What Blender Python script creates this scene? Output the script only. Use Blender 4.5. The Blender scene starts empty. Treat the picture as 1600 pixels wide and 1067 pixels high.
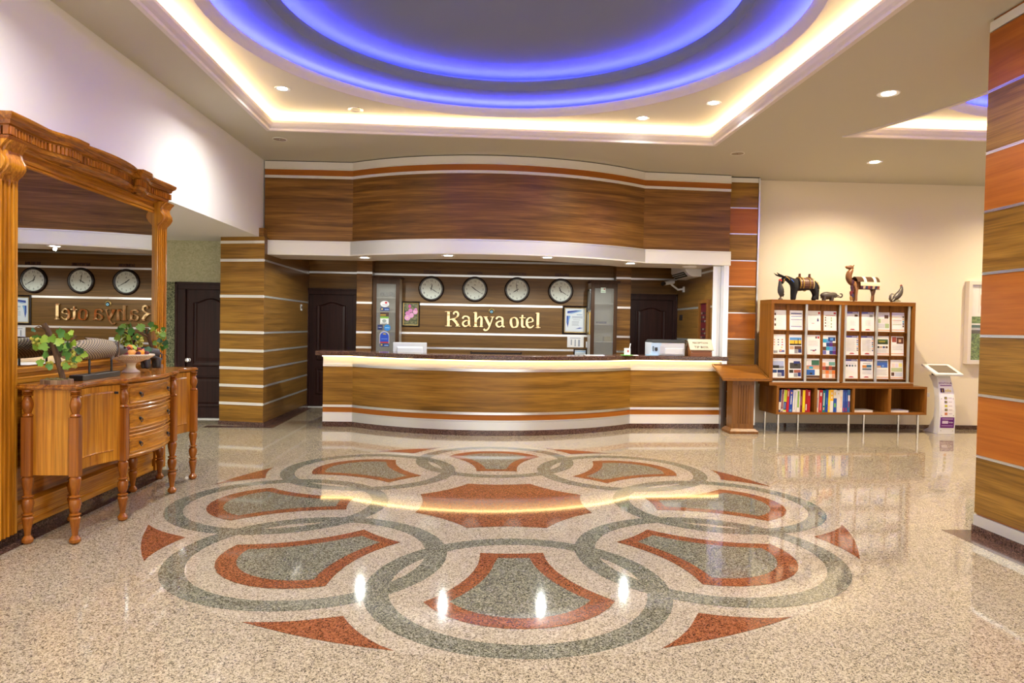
import bpy, bmesh, math, random
from math import sin, cos, pi, radians, sqrt, atan2, asin, hypot
from mathutils import Vector, Matrix
from mathutils.geometry import tessellate_polygon
random.seed(7)
S = bpy.context.scene
COL = S.collection

# ------------------------------------------------------------------ camera
def look_matrix(yaw, pitch, roll, loc):
    f = Vector((sin(yaw)*cos(pitch), cos(yaw)*cos(pitch), sin(pitch)))
    r = Vector((cos(yaw), -sin(yaw), 0)); d = f.cross(r)
    r2 = r*cos(roll)+d*sin(roll); u = -(-r*sin(roll)+d*cos(roll))
    m = Matrix((r2, u, -f)).transposed().to_4x4(); m.translation = loc
    return m
cd = bpy.data.cameras.new('camera'); cd.lens = 24; cd.sensor_width = 36; cd.clip_start = .05; cd.clip_end = 200
cam = bpy.data.objects.new('camera', cd); COL.objects.link(cam); S.camera = cam
cam.matrix_world = look_matrix(.0385, -.0214, -.018, (0, 0, 1.4))

# ------------------------------------------------------------------ world, colour management
W = bpy.data.worlds.new('world'); S.world = W; W.use_nodes = True
bg = W.node_tree.nodes['Background']; bg.inputs[0].default_value = (1, .95, .86, 1); bg.inputs[1].default_value = 1.0
S.view_settings.view_transform = 'Standard'; S.view_settings.look = 'None'
S.view_settings.exposure = 1.9; S.view_settings.gamma = 1; S.view_settings.use_curve_mapping = False
S.cycles.use_denoising = True; S.cycles.max_bounces = 8; S.cycles.diffuse_bounces = 4; S.cycles.glossy_bounces = 4
S.cycles.transmission_bounces = 6; S.cycles.transparent_max_bounces = 8
S.cycles.sample_clamp_indirect = 6; S.cycles.caustics_reflective = False; S.cycles.caustics_refractive = False
# light levels used by the lamps further down
L_COVE, L_BLUE, L_DOWN, L_SOFFIT, L_STRIP = 10.0, 38.0, 56.0, 17.0, 4.0

# ------------------------------------------------------------------ materials
def mat(name, col=(.8, .8, .8), rough=.5, metal=0., spec=.5, emit=None, estr=0., coat=0., trans=0., alpha=1.):
    m = bpy.data.materials.new(name); m.use_nodes = True
    b = m.node_tree.nodes['Principled BSDF']
    b.inputs['Base Color'].default_value = (*col, 1); b.inputs['Roughness'].default_value = rough
    b.inputs['Metallic'].default_value = metal; b.inputs['Specular IOR Level'].default_value = spec
    b.inputs['Coat Weight'].default_value = coat; b.inputs['Coat Roughness'].default_value = .08
    b.inputs['Transmission Weight'].default_value = trans; b.inputs['Alpha'].default_value = alpha
    if emit: b.inputs['Emission Color'].default_value = (*emit, 1); b.inputs['Emission Strength'].default_value = estr
    return m
def nd(m, t, **kw):
    n = m.node_tree.nodes.new(t)
    for k, v in kw.items(): setattr(n, k, v)
    return n
def lk(m, a, b): m.node_tree.links.new(a, b)
def ramp(m, fac, stops, interp='LINEAR'):
    r = nd(m, 'ShaderNodeValToRGB'); r.color_ramp.interpolation = interp
    e = r.color_ramp.elements
    while len(e) < len(stops): e.new(.5)
    for i, (p, c) in enumerate(stops): e[i].position = p; e[i].color = (*c, 1)
    lk(m, fac, r.inputs[0]); return r.outputs[0]
def position(m, scale, seed=True):
    """world position, stretched, shifted by a random amount per object"""
    g = nd(m, 'ShaderNodeNewGeometry'); mp = nd(m, 'ShaderNodeMapping')
    src = g.outputs['Position']
    if seed:
        oi = nd(m, 'ShaderNodeObjectInfo'); mul = nd(m, 'ShaderNodeVectorMath', operation='MULTIPLY_ADD')
        lk(m, oi.outputs['Random'], mul.inputs[0]); mul.inputs[1].default_value = (7.3, 5.1, 9.7); lk(m, src, mul.inputs[2]); src = mul.outputs[0]
    lk(m, src, mp.inputs[0]); mp.inputs[3].default_value = scale
    return mp.outputs[0]
def noise(m, vec, scale=1., detail=3., rough=.55, dist=0.):
    n = nd(m, 'ShaderNodeTexNoise'); lk(m, vec, n.inputs['Vector'])
    n.inputs['Scale'].default_value = scale; n.inputs['Detail'].default_value = detail
    n.inputs['Roughness'].default_value = rough; n.inputs['Distortion'].default_value = dist
    return n.outputs['Fac']
def mix(m, fac, a, b, mode='MIX'):
    x = nd(m, 'ShaderNodeMix', data_type='RGBA', blend_type=mode)
    if isinstance(fac, (int, float)): x.inputs[0].default_value = fac
    else: lk(m, fac, x.inputs[0])
    for v, s in ((a, 6), (b, 7)):
        if isinstance(v, tuple): x.inputs[s].default_value = (*v, 1)
        else: lk(m, v, x.inputs[s])
    return x.outputs[2]
def base(m, sock): lk(m, sock, m.node_tree.nodes['Principled BSDF'].inputs['Base Color'])
def bump(m, h, strength, dist=.002):
    b = nd(m, 'ShaderNodeBump'); b.inputs['Strength'].default_value = strength; b.inputs['Distance'].default_value = dist
    lk(m, h, b.inputs['Height']); lk(m, b.outputs[0], m.node_tree.nodes['Principled BSDF'].inputs['Normal'])
def wood(name, dark, mid, light, axis='h', rough=.3, fine=.35, freq=15., coat=0., dist=.6, spec=.5):
    """grain that runs along one axis: h any horizontal direction, x, y or z"""
    m = mat(name, mid, rough, coat=coat, spec=spec)
    s = {'h': (.8, .8, freq), 'z': (freq, freq, .7), 'y': (freq, .7, freq), 'x': (.7, freq, freq)}[axis]
    v = position(m, s)
    n1 = noise(m, v, 1., 4., .6, dist)
    c = ramp(m, n1, [(.28, dark), (.5, mid), (.72, light)])
    v2 = position(m, tuple(k*(3 if k < 1 else 7) for k in s))
    n2 = noise(m, v2, 1., 2.)
    g = ramp(m, n2, [(.3, (1-fine,)*3), (.62, (1, 1, 1))])
    base(m, mix(m, 1., c, g, 'MULTIPLY')); return m
def granite(name, stops, rough=.05, s1=250., s2=115.):
    m = mat(name, stops[1][1], rough)
    v = position(m, (1, 1, 1), False)
    a = nd(m, 'ShaderNodeTexVoronoi'); lk(m, v, a.inputs['Vector']); a.inputs['Scale'].default_value = s1
    b = nd(m, 'ShaderNodeTexVoronoi'); lk(m, v, b.inputs['Vector']); b.inputs['Scale'].default_value = s2
    sa = nd(m, 'ShaderNodeSeparateColor'); lk(m, a.outputs['Color'], sa.inputs[0])
    sb = nd(m, 'ShaderNodeSeparateColor'); lk(m, b.outputs['Color'], sb.inputs[0])
    mx = nd(m, 'ShaderNodeMix'); mx.inputs[0].default_value = .38
    lk(m, sa.outputs[0], mx.inputs[2]); lk(m, sb.outputs[1], mx.inputs[3])
    c = ramp(m, mx.outputs[0], stops)
    big = noise(m, v, .9, 3.)
    t = ramp(m, big, [(.3, (.9, .9, .9)), (.7, (1.05, 1.04, 1.02))])
    base(m, mix(m, 1., c, t, 'MULTIPLY')); return m

M = {}
M['walnut'] = wood('walnut_laminate', (.10, .039, .008), (.235, .102, .019), (.39, .185, .04), 'h', .3, spec=.3)
M['walnut_dim'] = wood('walnut_laminate_fine', (.13, .062, .013), (.20, .096, .020), (.265, .132, .03), 'h', .35, .3, 22., spec=.3)
M['olive'] = wood('olive_walnut_laminate', (.15, .07, .010), (.30, .143, .019), (.43, .22, .034), 'h', .3, spec=.3)
M['cherry'] = wood('orange_cherry_laminate', (.36, .10, .010), (.44, .130, .014), (.52, .17, .022), 'h', .3, .12, spec=.3)
M['band'] = wood('orange_band_laminate', (.32, .09, .007), (.38, .115, .009), (.44, .145, .014), 'h', .33, .12, spec=.3)
M['alu'] = mat('aluminium', (.78, .78, .79), .28, 1.)
M['alu_matt'] = mat('brushed_aluminium', (.70, .71, .70), .42, .75)
M['white_board'] = mat('white_board', (.80, .77, .70), .35)
M['plaster'] = mat('white_plaster', (.88, .87, .86), .85)
M['plaster_cream'] = mat('cream_plaster', (.84, .74, .58), .85)
M['ceil'] = mat('ceiling_paint', (.60, .57, .47), .9)
M['ceil_tray'] = mat('tray_paint', (.80, .77, .72), .9)
M['ceil_ring'] = mat('ring_ceiling_blue_grey', (.205, .235, .36), .9)  # darker and bluer than the other ceiling surfaces
M['mould'] = mat('moulding_paint', (.80, .74, .74), .6)
M['granite'] = granite('beige_granite', [(.16, (.065, .054, .04)), (.34, (.25, .205, .145)), (.55, (.425, .352, .247)), (.8, (.56, .48, .355))])
M['granite_pale'] = granite('pale_granite', [(.14, (.12, .10, .075)), (.34, (.30, .25, .18)), (.55, (.46, .39, .285)), (.8, (.58, .505, .385))])
M['granite_green'] = granite('green_granite', [(.2, (.035, .037, .026)), (.42, (.13, .13, .095)), (.6, (.22, .215, .16)), (.85, (.38, .365, .28))])
M['granite_red'] = granite('red_granite', [(.2, (.045, .02, .013)), (.4, (.19, .06, .025)), (.6, (.30, .10, .042)), (.85, (.37, .15, .07))])
M['granite_brown'] = granite('brown_granite', [(.2, (.02, .013, .012)), (.42, (.075, .035, .025)), (.62, (.13, .065, .045)), (.85, (.22, .13, .10))], .12)
M['wenge'] = wood('dark_stained_door', (.016, .0045, .0035), (.028, .008, .006), (.042, .013, .009), 'z', .42, .3, spec=.22)
M['pine'] = wood('varnished_pine_upright', (.34, .105, .006), (.58, .225, .013), (.74, .34, .03), 'z', .26, .4, 16., .15, 1.2, spec=.35)
M['pine_y'] = wood('varnished_pine_lengthwise', (.30, .095, .006), (.54, .205, .012), (.70, .31, .027), 'y', .26, .4, 16., .15, 1.2, spec=.35)
M['pine_dark'] = wood('varnished_pine_turned', (.20, .052, .006), (.34, .10, .009), (.44, .15, .016), 'z', .22, .3, 18., .25, spec=.35)
M['pine_top'] = wood('varnished_pine_moulding', (.19, .052, .006), (.42, .14, .010), (.56, .225, .022), 'y', .22, .45, 16., .3, 1.2, spec=.35)
M['oakveneer'] = wood('brown_veneer', (.18, .062, .008), (.27, .10, .014), (.34, .135, .022), 'h', .38, .25, 20., spec=.3)
M['oakveneer_z'] = wood('brown_veneer_upright', (.17, .058, .008), (.26, .095, .013), (.33, .13, .02), 'z', .38, .25, 26., spec=.3)
M['lectern'] = wood('brown_lectern_veneer', (.14, .052, .009), (.21, .082, .015), (.27, .112, .022), 'z', .33, .25, 22., spec=.3)
M['cab_brown'] = wood('brown_cabinet_frame', (.055, .023, .008), (.08, .034, .012), (.105, .047, .018), 'z', .45, spec=.2)
M['black'] = mat('black_lacquer', (.012, .011, .011), .3)
M['dark'] = mat('dark_cavity', (.02, .018, .017), .6)
M['white'] = mat('white_plastic', (.82, .82, .84), .35)
M['paper'] = mat('paper', (.86, .84, .83), .6)
M['chrome'] = mat('chrome', (.85, .85, .86), .08, 1.)
M['steel'] = mat('steel_tube', (.62, .60, .56), .22, 1.)
M['brass'] = mat('polished_brass', (.56, .40, .21), .12, 1.)
bump(M['brass'], noise(M['brass'], position(M['brass'], (1, 1, 1)), 6., 1.), .35, .03)
M['gold'] = mat('gold_frame', (.45, .31, .10), .35, .6)
M['mirror'] = mat('mirror_silver', (.72, .72, .70), .0, 1.)
M['glass'] = mat('clear_glass', (.95, .97, .96), .02, trans=1.)
def mk_frost():
    m = mat('frosted_glass', (.30, .285, .26), .4); nt = m.node_tree; b = nt.nodes['Principled BSDF']; b.inputs['Alpha'].default_value = .36; return m
M['frost'] = mk_frost()
M['clock_rim'] = mat('clock_rim', (.022, .012, .011), .25)
M['dial'] = mat('clock_dial', (.86, .92, .85), .5)
M['ink'] = mat('ink', (.02, .02, .025), .6)
M['maroon'] = mat('maroon_letters', (.05, .006, .012), .5)
def emis(name, col, s):
    m = bpy.data.materials.new(name); m.use_nodes = True; nt = m.node_tree; nt.nodes.clear()
    e = nt.nodes.new('ShaderNodeEmission'); e.inputs[0].default_value = (*col, 1); e.inputs[1].default_value = s
    o = nt.nodes.new('ShaderNodeOutputMaterial'); nt.links.new(e.outputs[0], o.inputs[0]); return m
M['led_warm'] = emis('warm_led', (1, .70, .34), L_COVE)
M['led_blue'] = emis('blue_led', (.062, .062, 1), L_BLUE)
M['led_desk'] = emis('desk_led', (1, .66, .26), L_STRIP)
M['lamp'] = emis('lamp_glow', (1, .96, .88), 14.)
M['lamp_warm'] = emis('warm_lamp_glow', (1, .85, .6), 14.)
COLS = {}
def C(r, g, b, rough=.5):
    """plain print, cloth or plastic colour, given in sRGB 0-255"""
    k = (r, g, b, rough)
    if k not in COLS:
        f = lambda v: ((v/255+.055)/1.055)**2.4 if v > 10 else v/255/12.92
        COLS[k] = mat('tint_%d_%d_%d' % (r, g, b), (f(r), f(g), f(b)), rough)
    return COLS[k]

# ------------------------------------------------------------------ mesh builder
class MB:
    def __init__(s): s.v = []; s.f = []; s.m = []; s.mats = []
    def mi(s, m):
        if m is None: return 0
        if m not in s.mats: s.mats.append(m)
        return s.mats.index(m)
    def add(s, vs, fs, m=None):
        o = len(s.v); k = s.mi(m); s.v += [tuple(v) for v in vs]; s.f += [tuple(i+o for i in f) for f in fs]; s.m += [k]*len(fs); return s
    def box(s, x0, x1, y0, y1, z0, z1, m=None):
        return s.add([(x0,y0,z0),(x1,y0,z0),(x1,y1,z0),(x0,y1,z0),(x0,y0,z1),(x1,y0,z1),(x1,y1,z1),(x0,y1,z1)],
                     [(0,3,2,1),(4,5,6,7),(0,1,5,4),(1,2,6,5),(2,3,7,6),(3,0,4,7)], m)
    def hexa(s, p, m=None):
        return s.add(p, [(0,3,2,1),(4,5,6,7),(0,1,5,4),(1,2,6,5),(2,3,7,6),(3,0,4,7)], m)
    def prism(s, poly, z0, z1, m=None, holes=()):
        loops = [list(poly)]+[list(h) for h in holes]
        tris = tessellate_polygon([[Vector((x, y, 0)) for x, y in L] for L in loops])
        flat = [p for L in loops for p in L]; n = len(flat)
        vs = [(x, y, z0) for x, y in flat]+[(x, y, z1) for x, y in flat]; fs = []
        for t in tris:
            a, b, c = (flat[i] for i in t)
            if (b[0]-a[0])*(c[1]-a[1])-(b[1]-a[1])*(c[0]-a[0]) < 0: t = t[::-1]
            fs.append(tuple(i+n for i in t)); fs.append(tuple(t[::-1]))
        o = 0
        for L in loops:
            k = len(L)
            for i in range(k): a, b = o+i, o+(i+1) % k; fs.append((a, b, b+n, a+n))
            o += k
        return s.add(vs, fs, m)
    def flat(s, poly, z, m=None, holes=()):
        loops = [list(poly)]+[list(h) for h in holes]
        tris = tessellate_polygon([[Vector((x, y, 0)) for x, y in L] for L in loops])
        flat = [p for L in loops for p in L]; fs = []
        for t in tris:
            a, b, c = (flat[i] for i in t)
            if (b[0]-a[0])*(c[1]-a[1])-(b[1]-a[1])*(c[0]-a[0]) < 0: t = t[::-1]
            fs.append(tuple(t))
        return s.add([(x, y, z) for x, y in flat], fs, m)
    def lathe(s, prof, c=(0, 0, 0), n=16, m=None, axis='z', caps=True):
        vs, fs = [], []
        for r, z in prof:
            for i in range(n):
                a = 2*pi*i/n; p = (r*cos(a), r*sin(a), z)
                if axis == 'y': p = (p[0], -p[2], p[1])
                if axis == 'x': p = (p[2], p[0], p[1])
                vs.append((c[0]+p[0], c[1]+p[1], c[2]+p[2]))
        for j in range(len(prof)-1):
            for i in range(n):
                a, b = j*n+i, j*n+(i+1) % n; fs.append((a, b, b+n, a+n))
        if caps: fs.append(tuple(range(n))[::-1]); fs.append(tuple((len(prof)-1)*n+i for i in range(n)))
        return s.add(vs, fs, m)
    def tube(s, pts, r, n=8, m=None, flat=1.):
        P = [Vector(p) for p in pts]; R = r if isinstance(r, (list, tuple)) else [r]*len(P); vs, fs = [], []
        up = None
        for i, p in enumerate(P):
            t = (P[min(i+1, len(P)-1)]-P[max(i-1, 0)]).normalized()
            if up is None: up = Vector((0, 0, 1)) if abs(t.z) < .9 else Vector((1, 0, 0))
            a = t.cross(up).normalized(); b = a.cross(t).normalized(); up = b
            for k in range(n):
                q = 2*pi*k/n; vs.append(p+(a*cos(q)+b*sin(q)*flat)*R[i])
        for j in range(len(P)-1):
            for k in range(n): a, b = j*n+k, j*n+(k+1) % n; fs.append((a, b, b+n, a+n))
        fs.append(tuple(range(n))[::-1]); fs.append(tuple((len(P)-1)*n+k for k in range(n)))
        return s.add(vs, fs, m)
    def ball(s, c, r, m=None, n=10, k=7, rot=None):
        rx, ry, rz = r if isinstance(r, (list, tuple)) else (r, r, r); vs, fs = [], []
        for j in range(k+1):
            t = pi*j/k
            for i in range(n):
                a = 2*pi*i/n; p = Vector((rx*sin(t)*cos(a), ry*sin(t)*sin(a), rz*cos(t)))
                if rot: p.rotate(rot)
                vs.append((c[0]+p.x, c[1]+p.y, c[2]+p.z))
        for j in range(k):
            for i in range(n): a, b = j*n+i, j*n+(i+1) % n; fs.append((a, a+n, b+n, b))
        return s.add(vs, fs, m)
    def sweep(s, pts, nrm, prof, m=None, closed=False, capped=True):
        """a closed section (offset, z) carried along a plan path"""
        k, n = len(prof), len(pts); vs, fs = [], []
        for (x, y), (nx, ny) in zip(pts, nrm):
            for o, z in prof: vs.append((x+nx*o, y+ny*o, z))
        for i in range(n if closed else n-1):
            j = (i+1) % n
            for a in range(k): b = (a+1) % k; fs.append((i*k+a, j*k+a, j*k+b, i*k+b))
        if not closed and capped: fs.append(tuple(range(k))); fs.append(tuple((n-1)*k+a for a in range(k))[::-1])
        return s.add(vs, fs, m)
    def text(s, body, size, at, ux=(1, 0, 0), uz=(0, 0, 1), depth=.002, m=None, align='CENTER', sx=1.):
        c = bpy.data.curves.new('t', 'FONT'); c.body = body; c.size = size; c.align_x = align; c.extrude = depth/2; c.resolution_u = 2
        o = bpy.data.objects.new('t', c); COL.objects.link(o); bpy.context.view_layer.update()
        me = bpy.data.meshes.new_from_object(o.evaluated_get(bpy.context.evaluated_depsgraph_get()))
        ux, uz, at = Vector(ux), Vector(uz), Vector(at); uy = ux.cross(uz)
        s.add([at+ux*(v.co.x*sx)+uz*v.co.y+uy*v.co.z for v in me.vertices], [tuple(p.vertices) for p in me.polygons], m)
        bpy.data.objects.remove(o); bpy.data.curves.remove(c); bpy.data.meshes.remove(me); return s
    def mesh(s, name, m=None, smooth=False, fix=True):
        me = bpy.data.meshes.new(name); me.from_pydata(s.v, [], s.f)
        for x in (s.mats or [m]): me.materials.append(x)
        if s.mats: me.polygons.foreach_set('material_index', s.m)
        if fix:
            b = bmesh.new(); b.from_mesh(me); bmesh.ops.recalc_face_normals(b, faces=b.faces); b.to_mesh(me); b.free()
        if smooth:
            me.polygons.foreach_set('use_smooth', [True]*len(me.polygons))
            me.set_sharp_from_angle(angle=radians(smooth if smooth is not True else 40))
        me.update(); return me
    def build(s, name, m=None, parent=None, smooth=False, bevel=0., loc=None, fix=True):
        o = bpy.data.objects.new(name, s.mesh(name, m, smooth, fix)); COL.objects.link(o)
        if parent: o.parent = parent
        if loc: o.location = loc
        if bevel:
            b = o.modifiers.new('edge', 'BEVEL'); b.width = bevel; b.segments = 2; b.limit_method = 'ANGLE'; b.angle_limit = radians(40)
        return o
def tag(o, label=None, cat=None, group=None, kind=None):
    for k, v in (('label', label), ('category', cat), ('group', group), ('kind', kind)):
        if v: o[k] = v
    return o
def thing(name, label, cat, loc=(0, 0, 0), rz=0, group=None, kind=None):
    o = bpy.data.objects.new(name, None); COL.objects.link(o); o.location = loc; o.rotation_euler = (0, 0, rz)
    return tag(o, label, cat, group, kind)
def box(x0, x1, y0, y1, z0, z1): return MB().box(x0, x1, y0, y1, z0, z1)
def rect(x0, x1, y0, y1): return [(x0, y0), (x1, y0), (x1, y1), (x0, y1)]
def normals(pts, closed=False):
    """offset direction to the right of travel, mitred"""
    n = len(pts); out = []
    for i in range(n):
        a = pts[i-1] if (i or closed) else None; b = pts[i]; c = pts[(i+1) % n] if (i < n-1 or closed) else None
        d = []
        for p, q in ((a, b), (b, c)):
            if p is not None and q is not None:
                l = hypot(q[0]-p[0], q[1]-p[1]) or 1; d.append(((q[1]-p[1])/l, -(q[0]-p[0])/l))
        x = sum(k[0] for k in d)/len(d); y = sum(k[1] for k in d)/len(d); q = x*x+y*y or 1
        out.append((x/q, y/q))
    return out
def arc(a, b, sag, n):
    """points from a to b bulging by sag to the right of travel"""
    (x0, y0), (x1, y1) = a, b; c = hypot(x1-x0, y1-y0); tx, ty = (x1-x0)/c, (y1-y0)/c; nx, ny = ty, -tx
    R = (c*c/4+sag*sag)/(2*sag); h = asin(min(1, c/2/R)); out = []
    for i in range(n+1):
        t = -h+2*h*i/n; u = R*sin(t); w = R*cos(t)-R*cos(h)
        out.append((x0+tx*(c/2+u)+nx*w, y0+ty*(c/2+u)+ny*w))
    return out
def copy_tree(o, parent=None):
    c = o.copy(); COL.objects.link(c); c.parent = parent
    for ch in list(o.children): copy_tree(ch, c)
    return c
# ================================================================== THE SETTING
CZ = 3.6
fl = tag(box(-7, 12.5, -7, 13, -.12, 0).build('floor', M['granite']), 'polished beige granite lobby floor with a round inlaid medallion', 'floor', kind='structure')
# ---- medallion: eight rings, fans and spikes of inlaid granite
MX, MY, MROT = .1555, 5.3837, radians(-1.3)
def mpt(r, t, a):
    """radial r, tangential t in the frame of axis angle a (0 towards the hall's entrance)"""
    q = a+MROT; return (MX-sin(q)*r-cos(q)*t, MY-cos(q)*r+sin(q)*t)
def garc(c, R, p, q, n):
    """arc about c from p to q (local coordinates), the short way"""
    a0 = atan2(p[1]-c[1], p[0]-c[0]); a1 = atan2(q[1]-c[1], q[0]-c[0]); d = (a1-a0+pi) % (2*pi)-pi
    return [(c[0]+R*cos(a0+d*i/n), c[1]+R*sin(a0+d*i/n)) for i in range(n+1)]
def inlay(name, poly, z, m, holes=()):
    return MB().flat(poly, z, None, holes).build(name, m, fl)
inlay('inlay_disc', [(MX+2.535*cos(2*pi*i/96), MY+2.535*sin(2*pi*i/96)) for i in range(96)], .0004, M['granite_pale'])
RC = 1.722
def fan(corner, inner, ra, rs, rt):
    c = (RC, 0); t = radians(45); ad = (RC*cos(t), RC*sin(t)); ad2 = (ad[0], -ad[1]); co2 = (corner[0], -corner[1]); in2 = (inner[0], -inner[1])
    p = garc(c, ra, co2, corner, 12)[:-1]+garc(ad, rs, corner, inner, 8)[:-1]+garc((0, 0), rt, inner, in2, 4)[:-1]+garc(ad2, rs, in2, co2, 8)[:-1]
    return p
outer_fan = fan((1.94, .49), (1.19, .195), .535, 1.022, 1.205)
inner_fan = fan((1.93, .362), (1.283, .09), .418, 1.115, 1.286)
for k in range(8):
    a = radians(45*k)
    cx_, cy_ = mpt(RC, 0, a)
    ro = [(cx_+.82*cos(2*pi*i/72), cy_+.82*sin(2*pi*i/72)) for i in range(72)]
    ri = [(cx_+.69*cos(2*pi*i/72), cy_+.69*sin(2*pi*i/72)) for i in range(72)]
    inlay('inlay_ring', ro, .0008+.0001*k, M['granite_green'], [ri])
    inlay('inlay_fan_border', [mpt(r, t, a) for r, t in outer_fan], .0018, M['granite_red'], [[mpt(r, t, a) for r, t in inner_fan]])
    inlay('inlay_fan', [mpt(r, t, a) for r, t in inner_fan], .0018, M['granite_green'])
    h = radians(9.23); e1 = (2.521*cos(h), 2.521*sin(h)); tip = (2.272, 0); q = radians(22.5)
    ad = (RC*cos(q), RC*sin(q)); ad2 = (ad[0], -ad[1]); e2 = (e1[0], -e1[1])
    sp = garc((0, 0), 2.521, e2, e1, 6)[:-1]+garc(ad, .94, e1, tip, 6)[:-1]+garc(ad2, .94, tip, e2, 6)[:-1]
    inlay('inlay_spike', [mpt(r, t, a+q) for r, t in sp], .0018, M['granite_red'])
octa = []
for k in range(8):
    b0, b1 = radians(45*k-22.5), radians(45*k+22.5)
    g = garc((RC*cos(radians(45*k)), RC*sin(radians(45*k))), 1.09, (.72*cos(b0), .72*sin(b0)), (.72*cos(b1), .72*sin(b1)), 6)[:-1]
    octa += g
inlay('inlay_octagon', [mpt(r, t, 0) for r, t in octa], .0018, M['granite_red'])
# dark border strips along the walls
inlay('inlay_border', [(-2.95+.03, -5), (-2.74, -5), (-2.86, 6.5), (-3.06, 6.5)], .001, M['granite_brown'])
inlay('inlay_border', [(3.29, 4.75), (3.29, -2), (3.6, -2), (3.6, 4.75)], .001, M['granite_brown'])
inlay('inlay_border', [(-3.72, 9.14), (-2.80, 9.14), (-2.86, 11.5), (-3.1, 11.5), (-3.1, 9.3), (-3.72, 9.3)], .001, M['granite_brown'])

# ---- ceiling with a square tray and two blue rings
TR = radians(1.2)
def tpt(u, v): return (.13+u*cos(TR)-v*sin(TR), 5.40+u*sin(TR)+v*cos(TR))
HS = 2.59
hole = [tpt(-HS, -HS), tpt(HS, -HS), tpt(HS, HS), tpt(-HS, HS)]
ce = MB().prism(rect(-3.3, 3.75, -7, 9.95), CZ, CZ+.06, None, [hole]).build('ceiling', M['ceil'])
tag(ce, 'cream painted lobby ceiling around the lit square tray', 'ceiling', kind='structure')
# second, bow-sided opening over the right of the hall
left = arc((4.0, 3.25), (4.0, 7.52), .56, 24)
hole2 = [(7.5, 3.25)]+[(7.5, 7.52)]+left[::-1]
MB().prism(rect(3.75, 12.5, -7, 9.95), CZ, CZ+.06, None, [hole2[::-1]]).build('ceiling_bay', M['ceil'], ce)
def grow(pts, d):
    n = normals(pts, True); return [(p[0]+k[0]*d, p[1]+k[1]*d) for p, k in zip(pts, n)]
def cove(hole_ccw, tray_z, ledge_z, tname):
    """lip moulding, ledge, LED strip, side wall: travel counter-clockwise, outward to the right"""
    n = normals(hole_ccw, True)
    MB().sweep(hole_ccw, n, [(.03, CZ-.012), (-.012, CZ-.012), (-.015, CZ+.012), (-.04, CZ+.03), (-.062, CZ+.062), (-.065, CZ+.085), (-.05, CZ+.085), (-.03, ledge_z), (.2, ledge_z), (.2, CZ+.061), (.03, CZ+.061)], closed=True).build('cove_moulding', M['mould'], ce)
    MB().sweep(hole_ccw, n, [(.2, ledge_z-.02), (.215, ledge_z-.02), (.215, tray_z+.01), (.2, tray_z+.01)], closed=True).build('cove_side', M['ceil_tray'], ce)
    MB().sweep(hole_ccw, n, [(.0, ledge_z+.004), (.03, ledge_z+.004), (.03, ledge_z+.016), (.0, ledge_z+.016)], closed=True).build('led_strip', M['led_warm'], ce)
TZ, LZ = 3.77, 3.668
cove(hole, TZ, LZ, 'tray')
def circ(cx, cy, r, n=96): return [(cx+r*cos(2*pi*i/n), cy+r*sin(2*pi*i/n)) for i in range(n)]
def blue_rings(cx, cy, R1, R2, tray):
    MB().prism(tray, TZ, TZ+.02, None, [circ(cx, cy, R1)]).build('tray_panel', M['ceil_tray'], ce)
    z = TZ
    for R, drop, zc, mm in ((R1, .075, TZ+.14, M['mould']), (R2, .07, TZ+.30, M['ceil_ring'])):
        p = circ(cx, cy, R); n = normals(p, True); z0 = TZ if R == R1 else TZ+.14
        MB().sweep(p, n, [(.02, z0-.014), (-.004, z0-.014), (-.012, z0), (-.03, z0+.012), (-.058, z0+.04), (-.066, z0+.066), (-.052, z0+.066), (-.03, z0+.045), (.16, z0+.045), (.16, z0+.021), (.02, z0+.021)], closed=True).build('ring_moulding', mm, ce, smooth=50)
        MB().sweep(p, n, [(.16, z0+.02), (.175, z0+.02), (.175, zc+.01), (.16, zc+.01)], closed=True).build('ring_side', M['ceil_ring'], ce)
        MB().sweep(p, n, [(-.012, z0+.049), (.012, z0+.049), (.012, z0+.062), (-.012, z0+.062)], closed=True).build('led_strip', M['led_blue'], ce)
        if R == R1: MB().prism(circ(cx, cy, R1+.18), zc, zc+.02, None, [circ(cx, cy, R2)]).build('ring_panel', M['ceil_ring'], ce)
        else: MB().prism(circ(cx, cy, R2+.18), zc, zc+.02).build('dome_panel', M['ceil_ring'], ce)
blue_rings(.13, 5.4, 2.335, 1.885, grow(hole, .2))
cove(hole2, TZ, LZ, 'bay'); blue_rings(5.75, 5.4, 1.86, 1.45, [(3.6, 3.0), (7.75, 3.0), (7.75, 7.75), (3.6, 7.75)])

# ---- left wall: lower part leans round a little, upper part overhangs the passage
def lwall(x0, x1, y0, y1, z0, z1):
    A = radians(.9); f = lambda x, y: (-2.96+x*cos(A)-y*sin(A), 5.27+x*sin(A)+y*cos(A))
    return MB().prism([f(x0, y0), f(x1, y0), f(x1, y1), f(x0, y1)], z0, z1)
wl = tag(lwall(-.3, -.034, -12, 1.1, 0, 2.46).build('wall_left', M['plaster']), 'white plaster side wall behind the big pine mirror', 'wall', kind='structure')
box(-3.4, -3.05, -7, 9.5, 2.545, CZ+.02).build('wall_upper', M['plaster'], wl)
lwall(-.034, -.02, -12, 1.1, 0, .085).build('skirting', M['granite_brown'], wl)
box(-6.6, -3.4, 5.0, 10.0, 2.545, 2.65).build('passage_ceiling', M['plaster'], wl)
def mk_paper():
    m = mat('gold_wallpaper', (.45, .42, .26), .6); v = position(m, (1, 1, 1), False); n = noise(m, v, 22., 4., .7, 1.5)
    base(m, ramp(m, n, [(.35, (.38, .36, .20)), (.6, (.52, .50, .32))])); return m
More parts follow.
